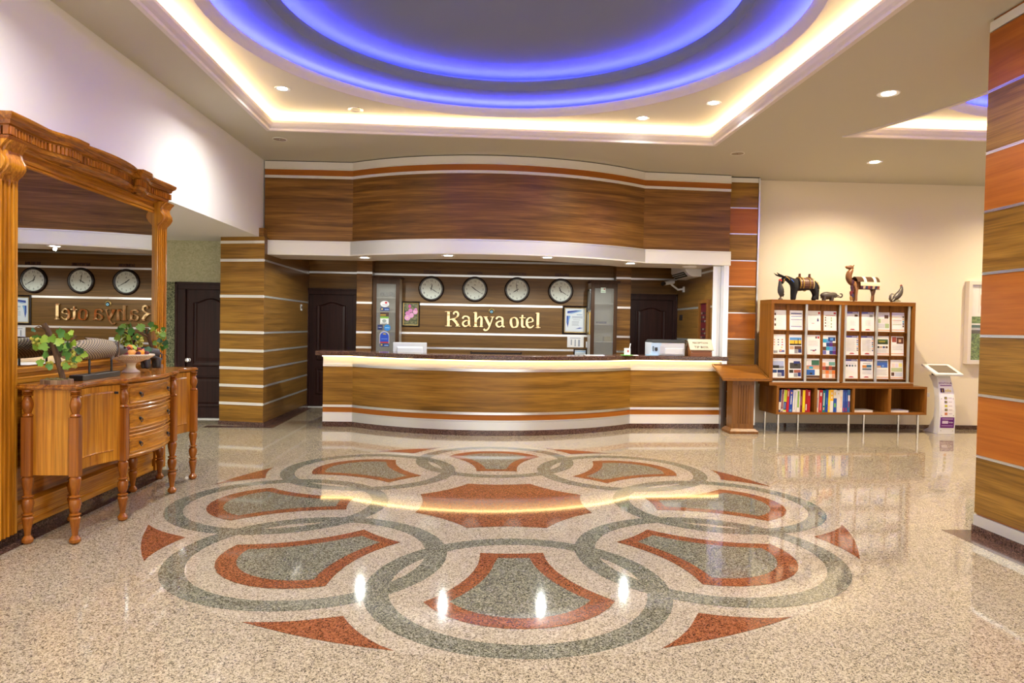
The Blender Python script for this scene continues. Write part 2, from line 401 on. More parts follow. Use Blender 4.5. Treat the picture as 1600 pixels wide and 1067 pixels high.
def mk_pebble():
    m = mat('pebble_wallpaper', (.2, .2, .1), .7); v = position(m, (1, 1, 1), False)
    n = noise(m, v, 55., 3., .6, 1.); base(m, ramp(m, n, [(.4, (.035, .045, .02)), (.52, (.16, .17, .085)), (.66, (.34, .34, .19))])); return m
wp = tag(box(-6.6, -3.4, 9.92, 10.1, 1.955, 2.6).build('wall_passage', mk_paper()), 'gold patterned wallpaper above the passage door', 'wall', kind='structure')
box(-6.6, -4.42, 9.92, 10.1, 0, 1.955).build('pebble_panel', mk_pebble(), wp)
box(-6.7, -6.6, -2, 10.1, 0, 2.6).build('passage_end_wall', M['plaster'], wp)

# ---- reception recess walls with walnut panels between aluminium strips
ZS = [.06, .299, .541, .778, 1.022, 1.268, 1.752, 2.24, 2.478, 2.74]
def panels(parent, x0, x1, y, zs, m, sm, strip=.034, dirn='y', gap=0):
    """wood panels between strips on a wall that faces -y, or -x / +x"""
    for i in range(len(zs)-1):
        a = zs[i]+(strip/2 if i else 0); b = zs[i+1]-(strip/2 if i < len(zs)-2 else 0)
        mm = m[i % len(m)] if isinstance(m, list) else m
        if dirn == 'y': box(x0, x1, y-.016, y, a, b).build('panel', mm, parent)
        elif dirn == '+x': box(y, y+.016, x0, x1, a, b).build('panel', mm, parent)
        else: box(y-.016, y, x0, x1, a, b).build('panel', mm, parent)
        if i:
            z = zs[i]; p = [(0, -strip/2), (.020, -strip/2), (.020, -.004), (.013, -.002), (.013, .002), (.020, .004), (.020, strip/2), (0, strip/2)]
            if dirn == 'y': mb = MB().sweep([(x0, y), (x1, y)], [(0, -1)]*2, [(o, z+h) for o, h in p])
            elif dirn == '+x': mb = MB().sweep([(y, x0), (y, x1)], [(1, 0)]*2, [(o, z+h) for o, h in p])
            else: mb = MB().sweep([(y, x1), (y, x0)], [(-1, 0)]*2, [(o, z+h) for o, h in p])
            mb.build('strip', sm, parent)
wb = tag(box(-1.9, 2.2, 11.5, 11.7, 0, 2.8).build('wall_back', M['dark']), 'walnut panelled wall with aluminium strips behind the reception desk', 'wall', kind='structure')
panels(wb, -1.87, 2.15, 11.5, ZS, M['walnut_dim'], M['alu'])
for x0, x1 in ((-3.06, -1.9), (2.2, 3.26)):
    box(x0, x1, 11.58, 11.7, 0, 2.8).build('backing', M['dark'], wb)
    for (a, b) in ((1.99, 2.237), (2.275, 2.74)): box(x0, x1, 11.564, 11.58, a, b).build('panel', M['walnut_dim'], wb)
    box(x0, x1, 11.555, 11.58, 2.24, 2.272).build('strip', M['alu'], wb)
for x0, x1 in ((-2.12, -1.87), (2.145, 2.39)):
    pl = tag(box(x0+.002, x1-.002, 11.27, 11.6, 0, 2.8).build('pillar', M['walnut_dim']), 'narrow walnut pilaster %s the reception back wall' % ('left of the clocks on' if x0 < 0 else 'right of the clocks on'), 'pillar', kind='structure')
    panels(pl, x0, x1, 11.27, ZS, M['walnut'], M['alu'])
wr = tag(MB().box(3.26, 3.36, 10.05, 11.7, 0, 2.8).box(3.26, 3.36, 9.70, 10.05, 1.032, 2.8).build('wall_right', M['dark']), 'walnut panelled side wall at the right of the reception recess', 'wall', kind='structure')
panels(wr, 10.05, 11.56, 3.26, [.06, .75, 1.25, 1.745, 2.26, 2.74], M['walnut_dim'], M['alu_matt'], .03, '-x')
panels(wr, 9.70, 10.05, 3.26, [1.032, 1.25, 1.745, 2.26, 2.74], M['walnut_dim'], M['alu_matt'], .03, '-x')
box(3.242, 3.36, 9.69, 9.70, 1.032, 2.32).build('end_trim', M['alu'], wr)
box(-3.1, 3.4, 9.6, 11.75, 2.75, 2.85).build('recess_ceiling', M['white_board'], wb)
# corner pillar at the left
pp = [(-3.60, 9.42), (-2.985, 9.275), (-2.985, 11.58), (-3.6, 11.58)]
pil = tag(MB().prism(pp, 0, 2.545).build('pillar', M['walnut']), 'wide walnut panelled corner pillar beside the dark passage door', 'pillar', kind='structure')
d = Vector((.615, -.145, 0)).normalized()
PZ = [.055, .299, .541, .778, 1.015, 1.261, 1.746, 2.23, 2.473, 2.545]
for i in range(len(PZ)-1):
    a = PZ[i]+(.018 if i else 0); b = PZ[i+1]-(.018 if i < len(PZ)-2 else 0)
    nrm = [(d.y, -d.x)]*2; pth = [(-3.60, 9.42), (-2.97, 9.2715)]
    MB().sweep(pth, nrm, [(0, a), (.016, a), (.016, b), (0, b)]).build('panel', M['olive'], pil)
    if i: MB().sweep(pth, nrm, [(0, a-.036), (.024, a-.036), (.024, a-.02), (.016, a-.018), (.024, a-.016), (.024, a), (0, a)]).build('strip', M['white_board'], pil)
panels(pil, 9.26, 11.56, -2.985, [.055, .299, .541, .778, 1.015, 1.261, 1.746, 2.23, 2.545], M['walnut_dim'], M['alu_matt'], .026, '+x')
MB().sweep([(-3.62, 9.42), (-2.965, 9.262), (-2.965, 11.5)], normals([(-3.62, 9.42), (-2.965, 9.262), (-2.965, 11.5)]), [(0, 0), (.008, 0), (.008, .055), (0, .055)]).build('skirting', M['granite_brown'], pil)
box(-3.048, -2.985, 9.262, 9.40, 2.545, 2.66).build('return_panel', M['walnut'], pil)

# ---- right hand wall, middle column and the near right column
w2 = tag(box(3.85, 12.5, 9.85, 10.0, 0, CZ).build('wall_hall', M['plaster_cream']), 'cream plastered wall behind the brochure cabinet', 'wall', kind='structure')
box(3.88, 12.5, 9.835, 9.85, 0, .06).build('skirting', M['granite_brown'], w2)
tag(box(12.4, 12.6, -7, 10, 0, CZ).build('wall_far', M['plaster_cream']), 'cream plastered end wall far along the hall', 'wall', kind='structure')
mc = tag(box(3.43, 3.88, 9.68, 10.0, 0, CZ).build('pillar', M['dark']), 'slim column of alternating brown and orange panels beside the brochure cabinet', 'pillar', kind='structure')
KZ = [.154, .531, .909, 1.285, 1.658, 2.037, 2.406, 2.787, 3.157, 3.52]
panels(mc, 3.45, 3.86, 9.68, KZ, [M['olive'], M['cherry']], M['alu'], .016)
box(3.45, 3.86, 9.664, 9.68, 3.52, CZ-.015).build('top_board', M['white_board'], mc); box(3.45, 3.86, 9.664, 9.68, .055, .154).build('base_board', M['white_board'], mc)
for x in (3.425, 3.862): box(x, x+.022, 9.65, 9.69, .05, CZ-.015).build('edge_trim', M['alu'], mc)
box(3.43, 3.88, 9.655, 9.68, 0, .055).build('skirting', M['granite_brown'], mc)
rc = tag(box(3.495, 4.5, 1.5, 4.665, 0, CZ).build('pillar', M['cherry']), 'big near column clad in wide alternating orange and brown panels', 'pillar', kind='structure')
RZ = [.147, .547, .979, 1.395, 1.832, 2.263, 2.67, 3.097, 3.505]
panels(rc, 1.5, 4.68, 3.495, RZ, [M['olive'], M['cherry']], M['alu'], .019, '-x')
box(3.479, 3.495, 1.5, 4.68, 3.515, CZ-.02).build('top_board', M['white_board'], rc)
box(3.474, 3.495, 1.5, 4.682, .06, .133).build('base_board', M['alu_matt'], rc); box(3.468, 3.495, 1.5, 4.69, 0, .06).build('skirting', M['granite_brown'], rc)
box(3.495, 4.5, 4.665, 4.68, .06, CZ-.02).build('end_panel', M['cherry'], rc)
# unseen entrance front far behind the viewer, openings added for daylight fill
we = tag(MB().box(-7, 12.5, -7.1, -6.9, 0, .3).box(-7, 12.5, -7.1, -6.9, 3.0, 3.7).build('wall_front', M['plaster']), 'unseen entrance front behind the viewer, left open for fill daylight', 'wall', kind='structure')
for i in range(9): box(-6.9+i*2.4, -6.8+i*2.4, -7.05, -6.95, .3, 3.0).build('mullion', M['alu'], we)

# ---- bulkhead over the desk
fp0, fb1, fb2, fp1 = (-3.03, 9.43), (-1.84, 9.41), (2.18, 9.50), (3.43, 9.58)
FA = arc(fb1, fb2, .64, 28); FP = [fp0]+FA+[fp1]; FN = normals(FP)
bk = tag(MB().sweep(FP, FN, [(-.6, 2.36), (-.012, 2.36), (-.012, CZ), (-.6, CZ)]).build('bulkhead_wall', M['dark']), 'curved walnut bulkhead hanging over the reception desk', 'bulkhead', kind='structure')
SEG = [(0, 2), (1, len(FP)-1), (len(FP)-2, len(FP))]
for a, b in SEG:
    P_, N_ = FP[a:b], FN[a:b]
    sb = lambda pr, n, m: MB().sweep(P_, N_, pr).build(n, m, bk, smooth=20)
    sb([(-.012, 3.505), (.012, 3.505), (.012, CZ-.012), (-.012, CZ-.012)], 'top_board', M['white_board'])
    sb([(-.012, 3.48), (.02, 3.48), (.02, 3.49), (.014, 3.4925), (.02, 3.495), (.02, 3.505), (-.012, 3.505)], 'strip', M['white_board'])
    sb([(-.012, 3.40), (.006, 3.40), (.006, 3.48), (-.012, 3.48)], 'orange_band', M['band'])
    sb([(-.012, 3.365), (.018, 3.365), (.018, 3.38), (.012, 3.3825), (.018, 3.385), (.018, 3.40), (-.012, 3.40)], 'strip', M['white_board'])
    sb([(-.012, 2.515), (0, 2.515), (0, 3.365), (-.012, 3.365)], 'panel', M['walnut'])
    sb([(-.012, 2.36), (.055, 2.335), (.058, 2.488), (.05, 2.49), (.05, 2.496), (.056, 2.498), (.056, 2.515), (-.012, 2.515)], 'light_board', M['white_board'] if a != 1 else M['alu_matt'])
MB().sweep(FP, FN, [(-.6, 2.32), (.06, 2.32), (.06, 2.335), (-.012, 2.361), (-.6, 2.361)]).build('soffit_board', M['white_board'], bk)
# post at the end of the desk
po = tag(MB().box(3.355, 3.39, 9.56, 9.68, 0, 2.32).box(3.395, 3.43, 9.57, 9.68, 0, 2.32).build('trim_1', M['alu']), 'upright aluminium post at the right end of the desk', 'post', kind='structure')

# ---- doors
def door(name, label, x0, x1, y, ztop, lx0, lx1, p0, p1, arch, pz, knob):
    t = thing(name, label, 'door', (0, 0, 0), kind='structure')
    zl = ztop-.10
    fr = MB()
    pts = [(x0, .0), (x0, ztop), (x1, ztop), (x1, 0)]
    for (a, b, c, e) in ((x0, lx0, 0, zl), (lx1, x1, 0, zl), (x0, x1, zl, ztop)): fr.box(a, b, y-.035, y+.04, c, e)
    for (a, b, c, e) in ((x0, x0+.035, 0, ztop), (x1-.035, x1, 0, ztop), (x0, x1, ztop-.035, ztop)): fr.box(a, b, y-.05, y+.04, c, e)
    fr.build('frame', M['wenge'], t, bevel=.004)
    lf = box(lx0, lx1, y+.01, y+.05, .015, zl).build('leaf', M['wenge'], t)
    def panel(outline):
        mb = MB(); n = len(outline)
        cx = sum(p[0] for p in outline)/n; cz = sum(p[1] for p in outline)/n
        ins = lambda k: [(cx+(p[0]-cx)*(1-k/abs(p1-p0)*2), cz+(p[1]-cz)*(1-k/(max(q[1] for q in outline)-min(q[1] for q in outline))*2)) for p in outline]
        rings = [(outline, 0.012), (ins(.006), -.006), (ins(.016), -.008), (ins(.03), .004), (ins(.045), .006), (ins(.075), -.002)]
        for r, h in rings: mb.v += [(p[0], y+h, p[1]) for p in r]
        for j in range(len(rings)-1):
            for i in range(n): mb.f.append((j*n+i, j*n+(i+1) % n, (j+1)*n+(i+1) % n, (j+1)*n+i)); mb.m.append(0)
        mb.f.append(tuple((len(rings)-1)*n+i for i in range(n))); mb.m.append(0)
        mb.build('raised_panel', M['wenge'], t)
    zt, zm, z2, z3 = pz
    top = []
    for i in range(17):
        u = i/16; top.append((p0+(p1-p0)*u, zt-arch*(.5+.5*cos(2*pi*u)) if True else zt))
    panel([(p1, zm), (p0, zm)]+top)
    panel([(p1, z3), (p0, z3), (p0, z2), (p1, z2)])
    if knob is not None:
        kx, kz = knob
        MB().lathe([(.026, 0), (.026, .006), (.012, .01), (.012, .03), (.024, .036), (.032, .052), (.028, .068), (.0, .074)], (kx, y+.01, kz), 16, axis='y').build('knob', M['chrome'], t, smooth=True)
    box(x0, x1, y-.03, y+.06, 0, .014).build('threshold', M['alu_matt'], t)
    return t
door('door_1', 'dark panelled door in the passage, left of the corner pillar', -4.42, -3.42, 9.92, 1.955, -4.275, -3.50, -4.19, -3.675, .07, (1.735, .752, .617, .17), (-4.237, .845))
door('door_2', 'dark panelled door behind the left end of the reception desk', -3.06, -2.13, 11.53, 1.985, -2.955, -2.22, -2.83, -2.32, .06, (1.76, .784, .652, .211), None)
door('door_3', 'dark panelled door behind the printer at the desk', 2.33, 3.255, 11.53, 2.0, 2.43, 3.175, 2.545, 3.06, .06, (1.77, .79, .655, .215), None)
MB().box(-2.985, -2.965, 11.05, 11.14, 1.60, 1.70).build('switch_plate', M['white'], pil)
box(-2.965, -2.961, 11.075, 11.115, 1.63, 1.67).build('switch_key', M['black'], pil)
box(3.235, 3.245, 11.18, 11.34, 1.56, 1.65).build('switch_plate', M['black'], wr)
# ================================================================== RECEPTION DESK
dp0, db1, db2, dp1 = (-2.20, 9.355), (-1.80, 9.355), (2.04, 9.525), (3.35, 9.62)
DA = arc(db1, db2, .72, 28); DP = [dp0]+DA+[dp1]; DN = normals(DP)
desk = thing('reception_desk', 'long bow-fronted walnut reception desk under a brown granite counter', 'reception desk', (0, 0, 0))
DSEG = [(0, 2), (1, len(DP)-1), (len(DP)-2, len(DP))]
for a, b in DSEG:
    P_, N_ = DP[a:b], DN[a:b]
    sb = lambda pr, n, m: MB().sweep(P_, N_, pr).build(n, m, desk, smooth=20)
    sb([(-.3, 0), (-.004, 0), (-.004, .97), (-.3, .97)], 'carcass', M['dark'])
    sb([(-.02, 0), (.012, 0), (.012, .07), (-.02, .07)], 'plinth', M['granite_brown'])
    sb([(-.004, .07), (.01, .07), (.01, .178), (.006, .18), (.006, .183), (.012, .185), (.012, .198), (-.004, .198)], 'white_board', M['white_board'] if a != 1 else M['alu_matt'])
    sb([(-.004, .198), (.004, .198), (.004, .268), (-.004, .268)], 'orange_band', M['band'])
    sb([(-.004, .268), (.013, .268), (.013, .281), (.008, .283), (.008, .286), (.013, .288), (.013, .300), (-.004, .300)], 'strip', M['alu'] if a == 1 else M['white_board'])
    sb([(-.004, .300), (.002, .300), (.002, .822), (-.004, .822)], 'panel', M['olive'])
    sb([(-.004, .822), (.013, .822), (.013, .834), (.008, .836), (.008, .839), (.013, .841), (.013, .855), (-.004, .855)], 'strip', M['alu'] if a == 1 else M['white_board'])
    sb([(-.004, .855), (.002, .855), (.002, .972), (-.004, .972)], 'lit_board', M['white_board'])
    sb([(.045, .957), (.058, .957), (.058, .967), (.045, .967)], 'led_strip', M['led_desk'])
DPX = [(-2.285, 9.355)]+DP[1:-1]+[(3.43, 9.626)]; 
MB().sweep(DPX, DN, [(-.36, .972), (.085, .972), (.09, .98), (.09, 1.022), (.085, 1.03), (-.36, 1.03)]).build('counter', M['granite_brown'], desk)
MB().sweep(DP[:-1]+[(3.15, 9.605)], DN, [(-.95, .74), (-.3, .74), (-.3, .77), (-.95, .77)]).build('worktop', M['oakveneer'], desk)
for a in (0, 8, 22):
    x, y = DP[a]; nx, ny = DN[a]; MB().hexa([(x-nx*.3, y-ny*.3, 0), (x-nx*.3+.03, y-ny*.3, 0), (x-nx*.92+.03, y-ny*.92, 0), (x-nx*.92, y-ny*.92, 0), (x-nx*.3, y-ny*.3, .74), (x-nx*.3+.03, y-ny*.3, .74), (x-nx*.92+.03, y-ny*.92, .74), (x-nx*.92, y-ny*.92, .74)]).build('desk_side', M['oakveneer'], desk)

# things on and behind the desk
t = thing('computer_monitor', 'white computer monitor seen from behind, left on the desk', 'monitor', (-1.06, 9.62, .771), radians(6))
MB().hexa([(-.235, -.02, .10), (.235, -.02, .10), (.235, .03, .10), (-.235, .03, .10), (-.235, .02, .385), (.235, .02, .385), (.235, .06, .385), (-.235, .06, .385)]).build('shell', C(176, 177, 182), t, bevel=.008)
MB().hexa([(-.19, -.042, .14), (.19, -.042, .14), (.2, -.012, .12), (-.2, -.012, .12), (-.17, -.014, .31), (.17, -.014, .31), (.18, .012, .33), (-.18, .012, .33)]).build('back_bulge', C(186, 187, 190), t, bevel=.006)
box(-.22, .22, .052, .062, .12, .37).build('screen', M['black'], t)
box(-.03, .03, -.01, .04, .01, .2).build('stand', M['white'], t); box(-.11, .11, -.07, .1, 0, .012).build('base', M['white'], t, bevel=.004)
MB().box(-.05, .05, -.0415, -.0405, .235, .25).build('badge', C(190, 200, 200), t)

t = thing('printer', 'pale grey office printer standing on the counter', 'printer', (2.59, 9.75, 1.0305), radians(4))
MB().box(-.25, .24, -.14, .17, 0, .185).build('body', C(205, 208, 214), t, bevel=.008)
MB().hexa([(-.25, -.15, .186), (.26, -.15, .186), (.26, .18, .186), (-.25, .18, .186), (-.22, -.12, .225), (.24, -.12, .225), (.24, .17, .225), (-.22, .17, .225)]).build('scanner_lid', C(38, 36, 36, .8), t, bevel=.004)
MB().box(-.252, -.11, -.148, -.138, .01, .18).build('lit_side_panel', C(178, 203, 228), t)  # button panel, its pale blue paints in light on the side face
for i, (a, b, c, e) in enumerate(((-.235, -.22, .11, .13), (-.235, -.22, .085, .1), (-.235, -.22, .065, .075), (-.205, -.165, .10, .115))): box(a, b, -.153, -.147, c, e).build('button', M['ink'], t)
MB().lathe([(.022, 0), (.022, .006), (.0, .007)], (-.185, -.148, .085), 12, axis='y').build('dial', M['ink'], t)
box(-.05, .21, -.149, -.139, .02, .105).build('paper_tray', C(222, 224, 228), t, bevel=.003); box(-.13, -.07, -.149, -.139, .02, .14).build('side_door', C(190, 192, 198), t, bevel=.003)
box(-.3, -.16, -.18, -.02, 0, .012).build('output_tray', C(165, 200, 230), t)

t = thing('tip_box', 'small house-shaped wooden tip box with a lettered roof', 'tip box', (3.045, 9.59, 1.03), radians(2))
M['tipwood'] = wood('red_brown_wood', (.16, .05, .015), (.27, .085, .022), (.34, .12, .035), 'h', .3)
MB().add([(-.155, -.06, 0), (.155, -.06, 0), (.155, .14, 0), (-.155, .14, 0), (-.155, -.06, .11), (.155, -.06, .11), (.155, .14, .11), (-.155, .14, .11), (-.155, .04, .225), (.155, .04, .225)],
         [(0, 1, 5, 4), (2, 3, 7, 6), (0, 4, 8, 7, 3), (1, 2, 6, 9, 5), (4, 5, 9, 8), (7, 8, 9, 6), (0, 3, 2, 1)]).build('body', M['tipwood'], t)
a = Vector((0, .105, .125)).normalized(); q = Vector((0, -.078, .09))
rf = MB().hexa([(-.17, -.085, .093), (.17, -.085, .093), (.17, -.078, .085), (-.17, -.078, .085), (-.17, .04, .243), (.17, .04, .243), (.17, .046, .235), (-.17, .046, .235)]).build('roof', C(196, 188, 166, .8), t)
nrm = Vector((1, 0, 0)).cross(a); 
lt = MB().text('RECEPTION', .042, (0, -.085+.105*.68, .093+.125*.68+.002), (1, 0, 0), a, .002).text('TIP BOX', .054, (0, -.085+.105*.18, .093+.125*.18+.002), (1, 0, 0), a, .002)
tag(lt.build('lettering', C(70, 35, 25), rf), kind='stuff')
MB().hexa([(-.17, .165, .093), (.17, .165, .093), (.17, .158, .085), (-.17, .158, .085), (-.17, .04, .243), (.17, .04, .243), (.17, .034, .235), (-.17, .034, .235)]).build('roof', C(196, 188, 166, .8), t)
for x in (-.14, .14):
    MB().lathe([(.008, 0), (.008, .004), (.0, .005)], (x, -.06, .06), 8, axis='y').build('screw', M['chrome'], t)

t = thing('pen_cup', 'small white pen cup on a green dish, on the counter', 'pen cup', (1.945, 9.33, 1.03))
MB().lathe([(.05, 0), (.085, .006), (.09, .012), (.05, .012)], n=20).build('dish', C(120, 200, 90), t, smooth=True)
MB().box(-.035, .045, -.03, .03, .012, .105).build('cup', M['white'], t, bevel=.004)
MB().box(.0, .02, -.0325, -.0305, .05, .08).build('printed_mark', C(180, 60, 70), t)
MB().tube([(.03, 0, .05), (.05, .01, .17)], .007, 8).build('pen', M['white'], t)
t = tag(box(2.02, 2.12, 9.38, 9.46, 1.03, 1.04).build('paper_slip', M['paper']), 'loose white slip lying right of the pen cup', 'paper')
t = tag(MB().box(1.36, 1.62, 9.22, 9.36, 1.03, 1.036).build('document', M['paper']), 'white sheet lying on the counter under the certificate', 'paper')

# tall glass-fronted cabinets against the back wall
def tall_cabinet(name, label, x0, x1, side):
    t = thing(name, label, 'cabinet', ((x0+x1)/2, 11.49, 0)); w = (x1-x0)/2; D = .34
    MB().box(-w, w, -.02, -.005, 0, 2.15).build('back_panel', M['white_board'], t)
    for s in (-1, 1): box(w*s-.009-.009*s, w*s+.009-.009*s, -D+.02, -.02, 0, 2.15).build('side_panel', M['white_board'], t)
    box(-w-.02, w+.04, -D-.02, 0, 2.15, 2.18).build('top_board', M['cab_brown'], t)
    z = .06
    fr = MB()
    for a, b, c, e in ((-w, -w+.06, z, 2.15), (w-.06, w, z, 2.15), (-w+.06, w-.06, 2.06, 2.15), (-w+.06, w-.06, z, z+.07)): fr.box(a, b, -D, -D+.02, c, e)
    dr = fr.build('door', M['cab_brown'], t)
    box(-w+.06, w-.06, -D+.006, -D+.012, z+.07, 2.06).build('pane', M['frost'], dr)
    for zz in (.5, .85, 1.17, 1.46, 1.80) if side > 0 else (.5, .93, 1.28, 1.60, 1.83): box(-w+.02, w-.02, -D+.03, -.02, zz, zz+.018).build('shelf', M['white_board'], t)
    box(-w, w, -D+.02, -.02, 0, .06).build('base', M['cab_brown'], t)
    return t, w, D
ct, w, D = tall_cabinet('display_cabinet', 'tall frosted glass cabinet covered in stickers, left of the clocks', -1.84, -1.41, -1)
f = -D-.001
def sticker(lab, pts, m, extra=()):
    mb = MB(); 
    for poly, mm, o in [(pts, m, 0)]+list(extra):
        n = len(poly); mb.add([(p[0], f-.0006-o, p[1]) for p in poly], [tuple(range(n))], mm)
    tag(mb.build('sticker', None, ct, fix=False), lab)
def ell(cx, cz, rx, rz, n=20, a0=0, a1=2*pi): return [(cx+rx*cos(a0+(a1-a0)*i/n), cz+rz*sin(a0+(a1-a0)*i/n)) for i in range(n)]
def rz_(x0, x1, z0, z1): return [(x0, z0), (x1, z0), (x1, z1), (x0, z1)]
sticker('white oval sticker', ell(-.02, 1.735, .072, .05), C(235, 235, 240), [(ell(.0, 1.755, .02, .017, 10), C(190, 25, 40), .0003), (rz_(-.06, .03, 1.715, 1.722), C(120, 120, 130), .0003)])
blue_tag = lambda z: sticker('small navy strip sticker', rz_(-.09, .055, z, z+.052), C(20, 55, 130), [(rz_(-.075, -.05, z+.015, z+.037), C(230, 200, 60), .0003), (rz_(-.02, .045, z+.012, z+.026), C(150, 180, 220), .0003)])
blue_tag(1.625); blue_tag(1.045); blue_tag(.86)
sticker('dark photo sticker', rz_(-.09, .045, 1.535, 1.60), C(70, 40, 25), [(rz_(-.09, .0, 1.545, 1.565), C(190, 150, 40), .0003)])
sticker('green and white square sticker', rz_(-.09, .045, 1.41, 1.53), C(235, 238, 235), [(rz_(-.09, .045, 1.50, 1.53), C(120, 175, 50), .0003), (ell(-.025, 1.46, .035, .026, 14), C(150, 160, 150), .0003), (rz_(-.07, .02, 1.418, 1.428), C(120, 120, 120), .0003)])
sticker('navy square sticker', rz_(-.13, -.05, 1.315, 1.395), C(18, 40, 100), [(rz_(-.115, -.065, 1.35, 1.358), C(200, 205, 215), .0003)])
sticker('round sky blue sticker', ell(.025, 1.35, .052, .052), C(40, 135, 210), [(rz_(-.01, .06, 1.345, 1.355), C(170, 215, 240), .0003)])
arch = lambda dx, z0, z1: [(-.02-dx, z0), (-.02+dx, z0)]+[(-.02+dx*cos(pi*i/10), z1+dx*.95*sin(pi*i/10)) for i in range(11)]
sticker('blue arched award sticker', arch(.08, 1.09, 1.22), C(190, 190, 200), [(arch(.07, 1.10, 1.21), C(20, 70, 190), .0003), (ell(-.02, 1.235, .03, .026, 10, 0, pi), C(190, 165, 50), .0006), (rz_(-.088, .048, 1.10, 1.122), C(180, 30, 45), .0006), (rz_(-.07, .03, 1.165, 1.172), C(130, 165, 225), .0006)])
ct2, w, D = tall_cabinet('display_cabinet', 'tall frosted glass cabinet with one small card, right of the clocks', 1.715, 2.15, 1)
ct = ct2
sticker('small white and red card', rz_(-.06, .02, 1.985, 2.07), C(215, 232, 215), [(ell(-.002, 2.045, .012, .012, 10), C(170, 30, 40), .0003), (rz_(-.05, .01, 2.0, 2.006), C(90, 130, 90), .0003)])
for zz, (a, b), hh, cc in ((1.478, (-.1, .06), .03, C(120, 120, 150)), (1.188, (.03, .12), .07, C(200, 190, 160)), (1.188, (-.1, -.02), .04, C(200, 200, 195))):
    pass
tag(box(1.85, 2.0, 11.28, 11.42, 1.4785, 1.515).build('folder', C(110, 112, 150)), 'grey-blue folder on a shelf inside the right glass cabinet', 'folder')
tag(box(1.97, 2.08, 11.28, 11.42, 1.1885, 1.265).build('carton', C(205, 190, 155)), 'small cream box on a shelf inside the right glass cabinet', 'box')
b = MB()
for i in range(9): b.ball((-1.72+.022*i, 11.33+.02*sin(i*2.), 1.896+.012*sin(i*1.3)), (.03, .03, .032), n=8, k=6)
tag(b.build('crumpled_bag', C(190, 190, 195), smooth=True), 'crumpled pale bag on the top shelf inside the stickered cabinet', 'bag')

# clocks and their names
def text_tag(o): return o
def clock(label, x, z, h, mi, first=None):
    if first is None:
        t = thing('wall_clock', label, 'clock', (x, 11.484, z), group='round clocks in a row over the hotel name')
        MB().lathe([(.214, 0), (.214, .014), (.206, .032), (.19, .042), (.176, .038), (.172, .026), (.172, .008)], n=48, axis='y', caps=False).build('rim', M['clock_rim'], t, smooth=50)
        MB().lathe([(.175, .008), (.175, .012)], n=40, axis='y').build('dial', M['dial'], t)
        nb = MB()
        for k in range(1, 13):
            a = radians(30*k); r = .137; nb.text(str(k), .047, (r*sin(a), -.0135, r*cos(a)-.017), depth=.001)
        for k in range(60):
            a = radians(6*k); r0, r1, w_ = .163, .169, .0012; s_, c_ = sin(a), cos(a)
            nb.add([(r0*s_-w_*c_, -.0135, r0*c_+w_*s_), (r0*s_+w_*c_, -.0135, r0*c_-w_*s_), (r1*s_+w_*c_, -.0135, r1*c_-w_*s_), (r1*s_-w_*c_, -.0135, r1*c_+w_*s_)], [(0, 1, 2, 3)])
        tag(nb.build('numerals', M['ink'], t, fix=False), kind='stuff')
        bx = MB().box(-.02, .02, -.0135, -.013, .064, .068).box(-.006, .006, -.0135, -.013, .072, .084); bx.build('maker_mark', C(90, 90, 95), t)
        MB().lathe([(.172, .034), (.172, .036)], n=40, axis='y').build('glass', M['clear'], t)
    else:
        t = first.copy(); COL.objects.link(t); t.location = (x, 11.484, z); t['label'] = label
        for ch in first.children:
            if ch.name.split('.')[0] in ('hour_hand', 'minute_hand', 'hub'): continue
            c = ch.copy(); COL.objects.link(c); c.parent = t
    for n_, a, L, w_, o in (('hour_hand', h, .085, .006, .017), ('minute_hand', mi, .135, .0042, .021)):
        mb = MB().add([(-w_, -o, -.028), (w_, -o, -.028), (w_*1.3, -o, L*.6), (0, -o, L), (-w_*1.3, -o, L*.6), (-w_, -o-.002, -.028), (w_, -o-.002, -.028), (w_*1.3, -o-.002, L*.6), (0, -o-.002, L), (-w_*1.3, -o-.002, L*.6)],
                      [(0, 1, 2, 3, 4), (5, 9, 8, 7, 6), (0, 5, 6, 1), (1, 6, 7, 2), (2, 7, 8, 3), (3, 8, 9, 4), (4, 9, 5, 0)])
        o_ = mb.build(n_, M['ink'], t); o_.rotation_euler = (0, a, 0)
    MB().lathe([(.009, .012), (.009, .025), (0, .027)], n=12, axis='y').build('hub', M['ink'], t)
    return t
def mk_clear():
    m = mat('clock_glass', (1, 1, 1), .02); b = m.node_tree.nodes['Principled BSDF']; b.inputs['Alpha'].default_value = .06; return m
M['clear'] = mk_clear()
c0 = clock('round dark-rimmed clock under the name ISTANBUL', -.924, 2.013, radians(12), radians(122))
clock('round dark-rimmed clock under the name LONDON', -.197, 2.018, radians(310), radians(122), c0)
clock('round dark-rimmed clock under the name NEWYORK', .513, 2.022, radians(238), radians(349), c0)
clock('round dark-rimmed clock under the name BERLIN', 1.247, 2.016, radians(338), radians(122), c0)
for txt, x, z, w_ in (('İSTANBUL', -.905, 2.264, .3), ('LONDON', -.20, 2.264, .24), ('NEWYORK', .519, 2.262, .29), ('BERLIN', 1.262, 2.262, .23)):
    mb = MB().text(txt, .075, (x, 11.474, z), depth=.012); xs = [v[0] for v in mb.v]; k = w_/(max(xs)-min(xs)); mb.v = [((v[0]-x)*k+x, v[1], v[2]) for v in mb.v]
    tag(mb.build('city_lettering', M['maroon']), 'small maroon letters reading %s above the clock' % txt.replace('İ', 'I'), 'lettering', 'city names over the clocks')

